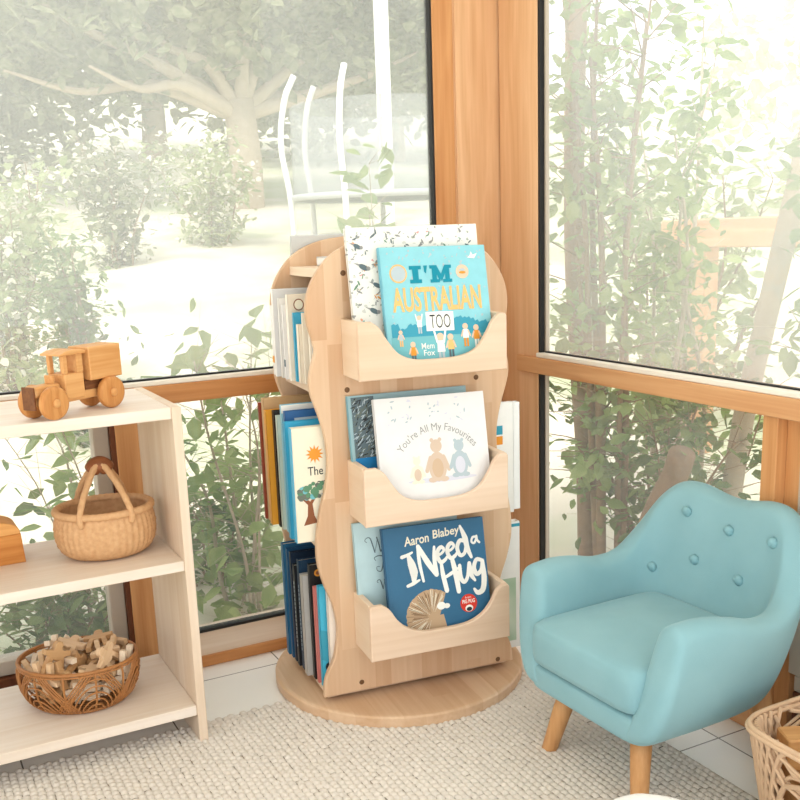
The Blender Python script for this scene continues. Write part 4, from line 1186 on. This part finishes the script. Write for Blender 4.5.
def pouf():
    m = plain('white_cotton', (244, 242, 238), .9, .1, var=.02, scale=20, bump=.3, bscale=60)
    rng = np.random.default_rng(4)
    mb = MB(); vs = []; S = 72; R = 24; fs = []
    for i in range(R+1):
        t = -PI/2+PI*i/R
        for k in range(S):
            a = 2*PI*k/S; c = math.copysign(abs(math.cos(t))**.55, math.cos(t)); d = 1+.012*math.sin(9*a+3*i)+.01*math.sin(5*a-2*i)
            vs.append((.115*c*math.cos(a)*d, .095*c*math.sin(a)*d, .098+.098*math.copysign(abs(math.sin(t))**.8, math.sin(t))))
    for i in range(R):
        for k in range(S):
            k2 = (k+1) % S; fs.append((i*S+k, i*S+k2, (i+1)*S+k2, (i+1)*S+k))
    mb.add(vs, fs, 0, True)
    root = thing('floor_cushion', 'white soft cushion on the rug at the bottom edge', 'cushion', (.992, 1.080, .011), math.radians(-42))
    mb.build('cushion_cover', m, root)
pouf()

# ------------------------------------------------------------------ garden
def gz(x, y):
    d = max(0., (y-3.2)*.85+(x-1.5)*.15) if y > 2 else 0.
    return -.12+.20*max(0, d)
def ground():
    xs = np.linspace(-26, 34, 90); ys = np.concatenate([np.linspace(-6, 2.7, 8), np.linspace(2.8, 45, 70)])
    X, Y = np.meshgrid(xs, ys, indexing='ij'); rng = np.random.default_rng(2)
    Z = np.vectorize(gz)(X, Y)+rng.normal(0, .015, X.shape)
    V = np.stack([X, Y, Z], -1).reshape(-1, 3); n = len(ys)
    F = np.array([[i*n+j, (i+1)*n+j, (i+1)*n+j+1, i*n+j+1] for i in range(len(xs)-1) for j in range(n-1)
                  if not (-2.6 < xs[i]*.5+xs[i+1]*.5 < 1.7 and -2.2 < ys[j] < 2.5)])
    m, nt, b = base_mat('dry_lawn'); N, L = nt.nodes, nt.links
    tc = N.new('ShaderNodeTexCoord'); no = N.new('ShaderNodeTexNoise'); no.inputs['Scale'].default_value = .9; no.inputs['Detail'].default_value = 6; L.new(tc.outputs['Object'], no.inputs['Vector'])
    rp = N.new('ShaderNodeMapRange'); rp.inputs['From Min'].default_value = .42; rp.inputs['From Max'].default_value = .62; L.new(no.outputs['Fac'], rp.inputs['Value'])
    mx = N.new('ShaderNodeMix'); mx.data_type = 'RGBA'; mx.inputs['A'].default_value = hexa((216, 206, 186)); mx.inputs['B'].default_value = hexa((178, 184, 148)); L.new(rp.outputs['Result'], mx.inputs['Factor'])
    L.new(mx.outputs['Result'], b.inputs['Base Color']); b.inputs['Roughness'].default_value = .95
    o = nmesh('lawn', V, F, m, None, True); o['kind'] = 'structure'; o['label'] = 'pale sunlit lawn rising behind the windows'
ground()

def leaves(P, size, rng, droop=.3, aspect=.55, fold=.25):
    """P (n,3) leaf bases -> one folded ovate leaf each"""
    n = len(P); az = rng.random(n)*2*PI; el = rng.normal(-droop, .5, n)
    d = np.stack([np.cos(az)*np.cos(el), np.sin(az)*np.cos(el), np.sin(el)], 1)
    upv = np.array([0, 0, 1.])[None]+rng.normal(0, .45, (n, 3))
    s = np.cross(d, upv); s /= np.linalg.norm(s, axis=1, keepdims=True)+1e-9; nn = np.cross(s, d)
    L = size*(.6+.8*rng.random(n))[:, None]; W = L*aspect
    b = P; t = P+d*L
    l1 = P+d*L*.30+s*W*.46+nn*L*fold*.25; l2 = P+d*L*.66+s*W*.38+nn*L*fold*.2
    r1 = P+d*L*.30-s*W*.46+nn*L*fold*.25; r2 = P+d*L*.66-s*W*.38+nn*L*fold*.2
    V = np.stack([b, l1, l2, t, r2, r1], 1).reshape(-1, 3)
    o = (np.arange(n)*6)[:, None]
    F = np.concatenate([o+np.array([[0, 3, 2, 1]]), o+np.array([[0, 5, 4, 3]])], 0)
    return V, F

BARK = plain('bark_grey', (142, 116, 94), .9, .1, var=.4, scale=18, bump=.5, bscale=40)
BARKP = plain('bark_pale', (182, 166, 146), .9, .1, var=.2, scale=18)
LEAF = leafmat('leaf_fresh', (116, 142, 80), (164, 180, 118))
LEAFD = leafmat('leaf_deep', (84, 108, 66), (132, 148, 96))
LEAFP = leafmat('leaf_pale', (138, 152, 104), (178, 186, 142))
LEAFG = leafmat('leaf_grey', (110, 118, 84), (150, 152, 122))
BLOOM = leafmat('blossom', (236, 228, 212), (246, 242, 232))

def shrub(label, base, height, stems, spread, nleaf, size, leafm, seed, stem_r=.012, lean=(0, 0), zlo=.15, barkm=None, name='shrub', cat='shrub', group=None, twig=.22, aspect=.55, bloom=0, straight=False, top_only=False):
    rng = np.random.default_rng(seed)
    root = thing(name, label, cat, base, 0, group)
    st = MB(); anchors = []
    for k in range(stems):
        a = rng.random()*2*PI; r0 = rng.random()*spread*.25; h = height*(.7+.35*rng.random())
        p0 = np.array([math.cos(a)*r0, math.sin(a)*r0, -.15]); out = np.array([math.cos(a), math.sin(a), 0])*spread*(.35+.65*rng.random())+np.array([lean[0], lean[1], 0])
        ctl = [p0, p0*.5+out*.25+np.array([0, 0, h*.33])+rng.normal(0, spread*.06, 3), out*.6+np.array([0, 0, h*.66])+rng.normal(0, spread*.08, 3), out+np.array([0, 0, h])]
        pts = catmull(ctl, 6); n = len(pts)
        st.tube(pts, [stem_r*(1-.75*i/(n-1))*(.7+.6*((seed*7+k) % 5)/5) for i in range(n)], 7)
        for i in range(2, n):
            if i/(n-1) > zlo:
                for _ in range(2):
                    d = rng.normal(0, 1, 3); d[2] = abs(d[2])*.4+.1; d /= np.linalg.norm(d); ln = twig*(.4+.8*rng.random())
                    q = np.array(pts[i]); e = q+d*ln
                    st.tube([q, q+d*ln*.5+np.array([0, 0, .03*ln]), e], [stem_r*.17, stem_r*.12, stem_r*.06], 4)
                    for t in np.linspace(.15, 1, 8): anchors.append(q+(e-q)*t)
    st.build('stem', barkm or BARK, root)
    anchors = np.array(anchors); idx = rng.integers(0, len(anchors), nleaf)
    P = anchors[idx]+rng.normal(0, size*.5, (nleaf, 3))
    V, F = leaves(P, size, rng, aspect=aspect)
    nmesh('foliage', V, F, leafm, root)
    if bloom:
        idx = rng.integers(0, len(anchors), bloom); V, F = leaves(anchors[idx]+rng.normal(0, size, (bloom, 3)), size*.6, rng, aspect=.9)
        nmesh('blossom', V, F, BLOOM, root)
    return root

def tree(label, base, height, trunk_r, crown, nleaf, size, leafm, seed, limbs=9, barkm=None, fork=.3, name='tree', group=None):
    """crown: list of (cx,cy,cz,rx,ry,rz) leaf masses relative to the base"""
    rng = np.random.default_rng(seed); root = thing(name, label, 'tree', base, 0, group)
    st = MB(); fz = height*fork
    st.tube([(0, 0, -.4), (trunk_r*.2, 0, fz*.5), (0, 0, fz)], [trunk_r*1.25, trunk_r, trunk_r*.9], 12)
    tips = []
    for k in range(limbs):
        c = crown[k % len(crown)]; e = np.array(c[:3])+rng.normal(0, .45, 3)*np.array(c[3:])
        ctl = [np.array([0, 0, fz*.85]), np.array([0, 0, fz])*.6+e*.35+rng.normal(0, .12, 3)*height*.15, e*.7+np.array([0, 0, fz*.2]), e]
        pts = catmull(ctl, 5); n = len(pts); st.tube(pts, [trunk_r*.5*(1-.85*i/(n-1)) for i in range(n)], 7)
    st.build('trunk', barkm or BARK, root)
    w_ = np.array([c[3]*c[4]*c[5] for c in crown]); w_ = w_/w_.sum(); pick = rng.choice(len(crown), nleaf, p=w_)
    C = np.array(crown)[pick]; d = rng.normal(0, 1, (nleaf, 3)); d /= np.linalg.norm(d, axis=1, keepdims=True)
    rad = rng.random(nleaf)**.45
    # clumps
    nc = max(40, nleaf//40); cd = rng.normal(0, 1, (nc, 3)); cd /= np.linalg.norm(cd, axis=1, keepdims=True); cr = rng.random(nc)**.5; cp = rng.choice(len(crown), nc, p=w_)
    cc = np.array(crown)[cp]; cpos = cc[:, :3]+cd*cr[:, None]*cc[:, 3:]
    ci = rng.integers(0, nc, nleaf); P = cpos[ci]+rng.normal(0, 1, (nleaf, 3))*size*1.3
    V, F = leaves(P, size, rng, aspect=.7)
    nmesh('foliage', V, F, leafm, root)
    return root

GS = 'leafy shrubs against the left window'
def S(label, x, y, *a, **k): return shrub(label, (x, y, gz(x, y)), *a, **k)
S('broad-leaved green shrub between the low shelf and the rotating bookshelf, outside', .98, 3.00, 1.00, 6, .34, 300, .080, LEAF, 11, .008, zlo=.1, aspect=.62, barkm=BARKP)
S('dense leafy shrub low against the glass left of the bookshelf', 1.00, 3.35, .42, 8, .40, 480, .055, LEAFD, 12, .006, zlo=.0, aspect=.62)
S('green shrub seen behind the straw basket and low shelf', .48, 3.05, .80, 5, .30, 190, .080, LEAF, 13, .006, zlo=.1, aspect=.6, barkm=BARKP)
S('dark leafy shrub behind the bottom of the low shelf', .36, 2.95, .36, 7, .40, 700, .055, LEAFD, 14, .005, zlo=0)
S('green shrub outside at the far left end of the low shelf', -.15, 3.1, .85, 6, .35, 300, .075, LEAF, 15, .006, zlo=.05)
S('tall leafy sprig rising behind the arched top of the bookshelf', 1.52, 2.95, 1.40, 4, .18, 200, .075, LEAF, 16, .007, zlo=.45, aspect=.62, twig=.18, barkm=BARKP)
# right window
S('tall multi-stemmed shrub nearest the corner post, outside the right window', 2.22, 2.68, 1.95, 6, .28, 1000, .058, LEAF, 21, .018, zlo=.2, aspect=.62)
S('leafy multi-stemmed shrub in the middle of the right window', 2.75, 2.95, 2.1, 6, .50, 1100, .060, LEAF, 22, .014, zlo=.25, aspect=.62, barkm=BARKP)
S('shrub with tilted pale stems at the right of the right window', 2.35, 2.05, 1.75, 4, .30, 380, .062, LEAF, 23, .016, zlo=.5, aspect=.62, lean=(.12, -.15), barkm=BARKP)
S('low dense shrub behind the armchair outside the right window', 2.38, 2.60, .72, 9, .42, 1100, .050, LEAFD, 24, .009, zlo=0, aspect=.6)
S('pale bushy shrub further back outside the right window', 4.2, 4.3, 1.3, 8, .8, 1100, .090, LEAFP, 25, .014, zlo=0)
# middle distance, left window
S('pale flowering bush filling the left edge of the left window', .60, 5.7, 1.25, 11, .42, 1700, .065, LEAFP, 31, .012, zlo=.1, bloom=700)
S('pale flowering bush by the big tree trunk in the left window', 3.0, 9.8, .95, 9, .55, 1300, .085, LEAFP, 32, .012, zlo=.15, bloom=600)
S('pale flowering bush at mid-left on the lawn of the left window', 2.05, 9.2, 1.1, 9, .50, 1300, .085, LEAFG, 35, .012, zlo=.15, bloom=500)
S('small dark green bush on the lawn at the left edge of the left window', .90, 5.0, .90, 9, .20, 1500, .050, LEAFD, 33, .010, zlo=.1)
# cut trunk and leaning trunk behind the armchair
def trunk(label, base, pts, rad, m, kind='bare_tree'):
    o = thing(kind, label, 'tree trunk', base)
    MB().tube(catmull(pts, 5), rad, 12).build('bark', m, o)
trunk('sawn-off brown trunk leaning behind the armchair outside the right window', (2.15, 2.32, gz(2.15, 2.32)), [(-.02, .12, -.1), (0, .08, .25), (.01, -.02, .46), (.0, -.06, .54)], .042, BARK, 'sawn_stump')
trunk('pale leaning trunk at the right of the right window beside the post', (2.45, 2.30, gz(2.45, 2.30)), [(-.02, .06, -.1), (0, .02, .5), (.02, -.07, 1.0), (.05, -.22, 1.7), (.1, -.4, 2.4)], .034, BARKP, 'leaning_tree')
trunk('brown upright trunk close to the corner post outside the right window', (2.20, 2.80, gz(2.2, 2.8)), [(0, -.02, -.1), (.01, .01, .4), (0, .04, .8), (.02, .10, 1.3), (.0, .06, 2.3)], .036, BARK)
B0 = (4.25, 12.2, gz(4.25, 12.2))
tree('big spreading tree with a thick trunk in the middle of the left window', B0, 4.2, .20, [(0, 0, 2.3, 2.1, 1.4, .8), (-1.9, .2, 2.0, 1.5, 1.2, .8), (2.0, .4, 2.2, 1.6, 1.3, .9), (.2, 0, 3.4, 2.6, 1.5, .9), (-2.4, .5, 3.2, 1.5, 1.2, .9)], 9000, .20, LEAFG, 41, 13, BARKP)
tree('grey-green tree at the top left of the left window', (1.0, 14.5, gz(1.0, 14.5)), 4.6, .17, [(0, 0, 2.2, 1.9, 1.3, 1.2), (-1.2, 0, 1.2, 1.3, 1.2, 1.0), (.8, .3, 1.0, 1.2, 1.0, .8), (0, .3, 3.4, 2.4, 1.5, 1.0)], 9000, .20, leafmat('leaf_olive', (98, 100, 72), (136, 136, 106)), 42, 10)
tree('pale tree behind the white poles, left window', (8.6, 16.5, gz(8.6, 16.5)), 5.0, .18, [(0, 0, 2.4, 2.0, 1.5, 1.4), (-1.6, 0, 1.4, 1.6, 1.2, 1.0), (1.4, 0, 1.6, 1.6, 1.2, 1.0), (-.6, 0, 3.6, 2.4, 1.5, 1.0)], 9000, .22, LEAFG, 43, 9, BARKP)
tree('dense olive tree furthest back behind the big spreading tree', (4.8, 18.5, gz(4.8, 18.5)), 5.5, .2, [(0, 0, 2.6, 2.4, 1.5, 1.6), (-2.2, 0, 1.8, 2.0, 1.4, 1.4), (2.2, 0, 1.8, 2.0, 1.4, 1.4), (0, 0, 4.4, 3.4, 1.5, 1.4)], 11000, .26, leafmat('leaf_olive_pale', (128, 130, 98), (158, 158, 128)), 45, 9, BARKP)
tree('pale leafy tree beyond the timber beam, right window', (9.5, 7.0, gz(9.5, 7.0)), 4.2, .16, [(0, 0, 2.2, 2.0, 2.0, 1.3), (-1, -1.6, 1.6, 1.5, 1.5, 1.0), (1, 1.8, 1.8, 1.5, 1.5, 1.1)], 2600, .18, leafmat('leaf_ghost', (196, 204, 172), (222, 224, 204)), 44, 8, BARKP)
# trampoline
def trampoline():
    x, y = 4.55, 8.9; root = thing('trampoline', 'round netted trampoline with curved white poles on the lawn', 'trampoline', (x, y, gz(x, y)))
    wm = plain('white_foam', (226, 225, 220), .7); gm = plain('galvanised', (170, 172, 172), .4); r = .92
    MB().tube([(r*math.cos(2*PI*k/48), r*math.sin(2*PI*k/48), .52) for k in range(48)], .03, 8, closed=True).build('frame', gm, root)
    MB().lathe([(.0, .505), (r*.97, .505), (r*.97, .512), (.0, .512)][1:3], 48).build('mat', plain('mat_grey', (120, 122, 124), .8), root)
    for k in range(7):
        a = 2*PI*k/7+.25; c, s = math.cos(a), math.sin(a)
        MB().tube(catmull([(r*c, r*s, -.2), (r*c*1.03, r*s*1.03, .5), (r*c*1.10, r*s*1.10, 1.0), (r*c*1.04, r*s*1.04, 1.4), (r*c*.93, r*s*.93, 1.62)], 5), .03, 8).build('pole', wm, root)
    m = bpy.data.materials.new('safety_net'); m.use_nodes = True; nt = m.node_tree; N, L = nt.nodes, nt.links; N.remove(N['Principled BSDF'])
    t = N.new('ShaderNodeBsdfTransparent'); d = N.new('ShaderNodeBsdfDiffuse'); d.inputs[0].default_value = hexa((180, 184, 184)); mx = N.new('ShaderNodeMixShader'); mx.inputs[0].default_value = .35
    L.new(t.outputs[0], mx.inputs[1]); L.new(d.outputs[0], mx.inputs[2]); L.new(mx.outputs[0], N['Material Output'].inputs[0])
    n = 48; vs = [(r*.98*math.cos(2*PI*k/n), r*.98*math.sin(2*PI*k/n), z) for z in (.54, 1.35) for k in range(n)]
    MB().add(vs, [(k, (k+1) % n, n+(k+1) % n, n+k) for k in range(n)], 0, True).build('net', m, root)
trampoline()
o = thing('white_post', 'tall plain white post beyond the window beside the trampoline', 'post', (5.22, 10.2, gz(5.22, 10.2)))
MB().box(-.06, .06, -.06, .06, -.3, 3.2, .004).build('shaft', plain('white_paint', (248, 246, 242), .6), o)
o = thing('timber_beam', 'weathered timber beam on a post seen through the right window', 'beam', (3.5, 3.1, gz(3.5, 3.1)))
bw = wood('orange_garden_timber', (214, 172, 130), (186, 138, 96), 'y', 8)
z0 = -gz(3.5, 3.1)
MB().box(-.05, .05, -1.1, .72, z0+1.00, z0+1.13, .006).build('crossbeam', bw, o)
MB().box(-.045, .045, .42, .52, -.2, z0+1.00, .004).build('post', bw, o)
MB().box(-.045, .045, -.95, -.85, -.2, z0+1.00, .004).build('post', bw, o)
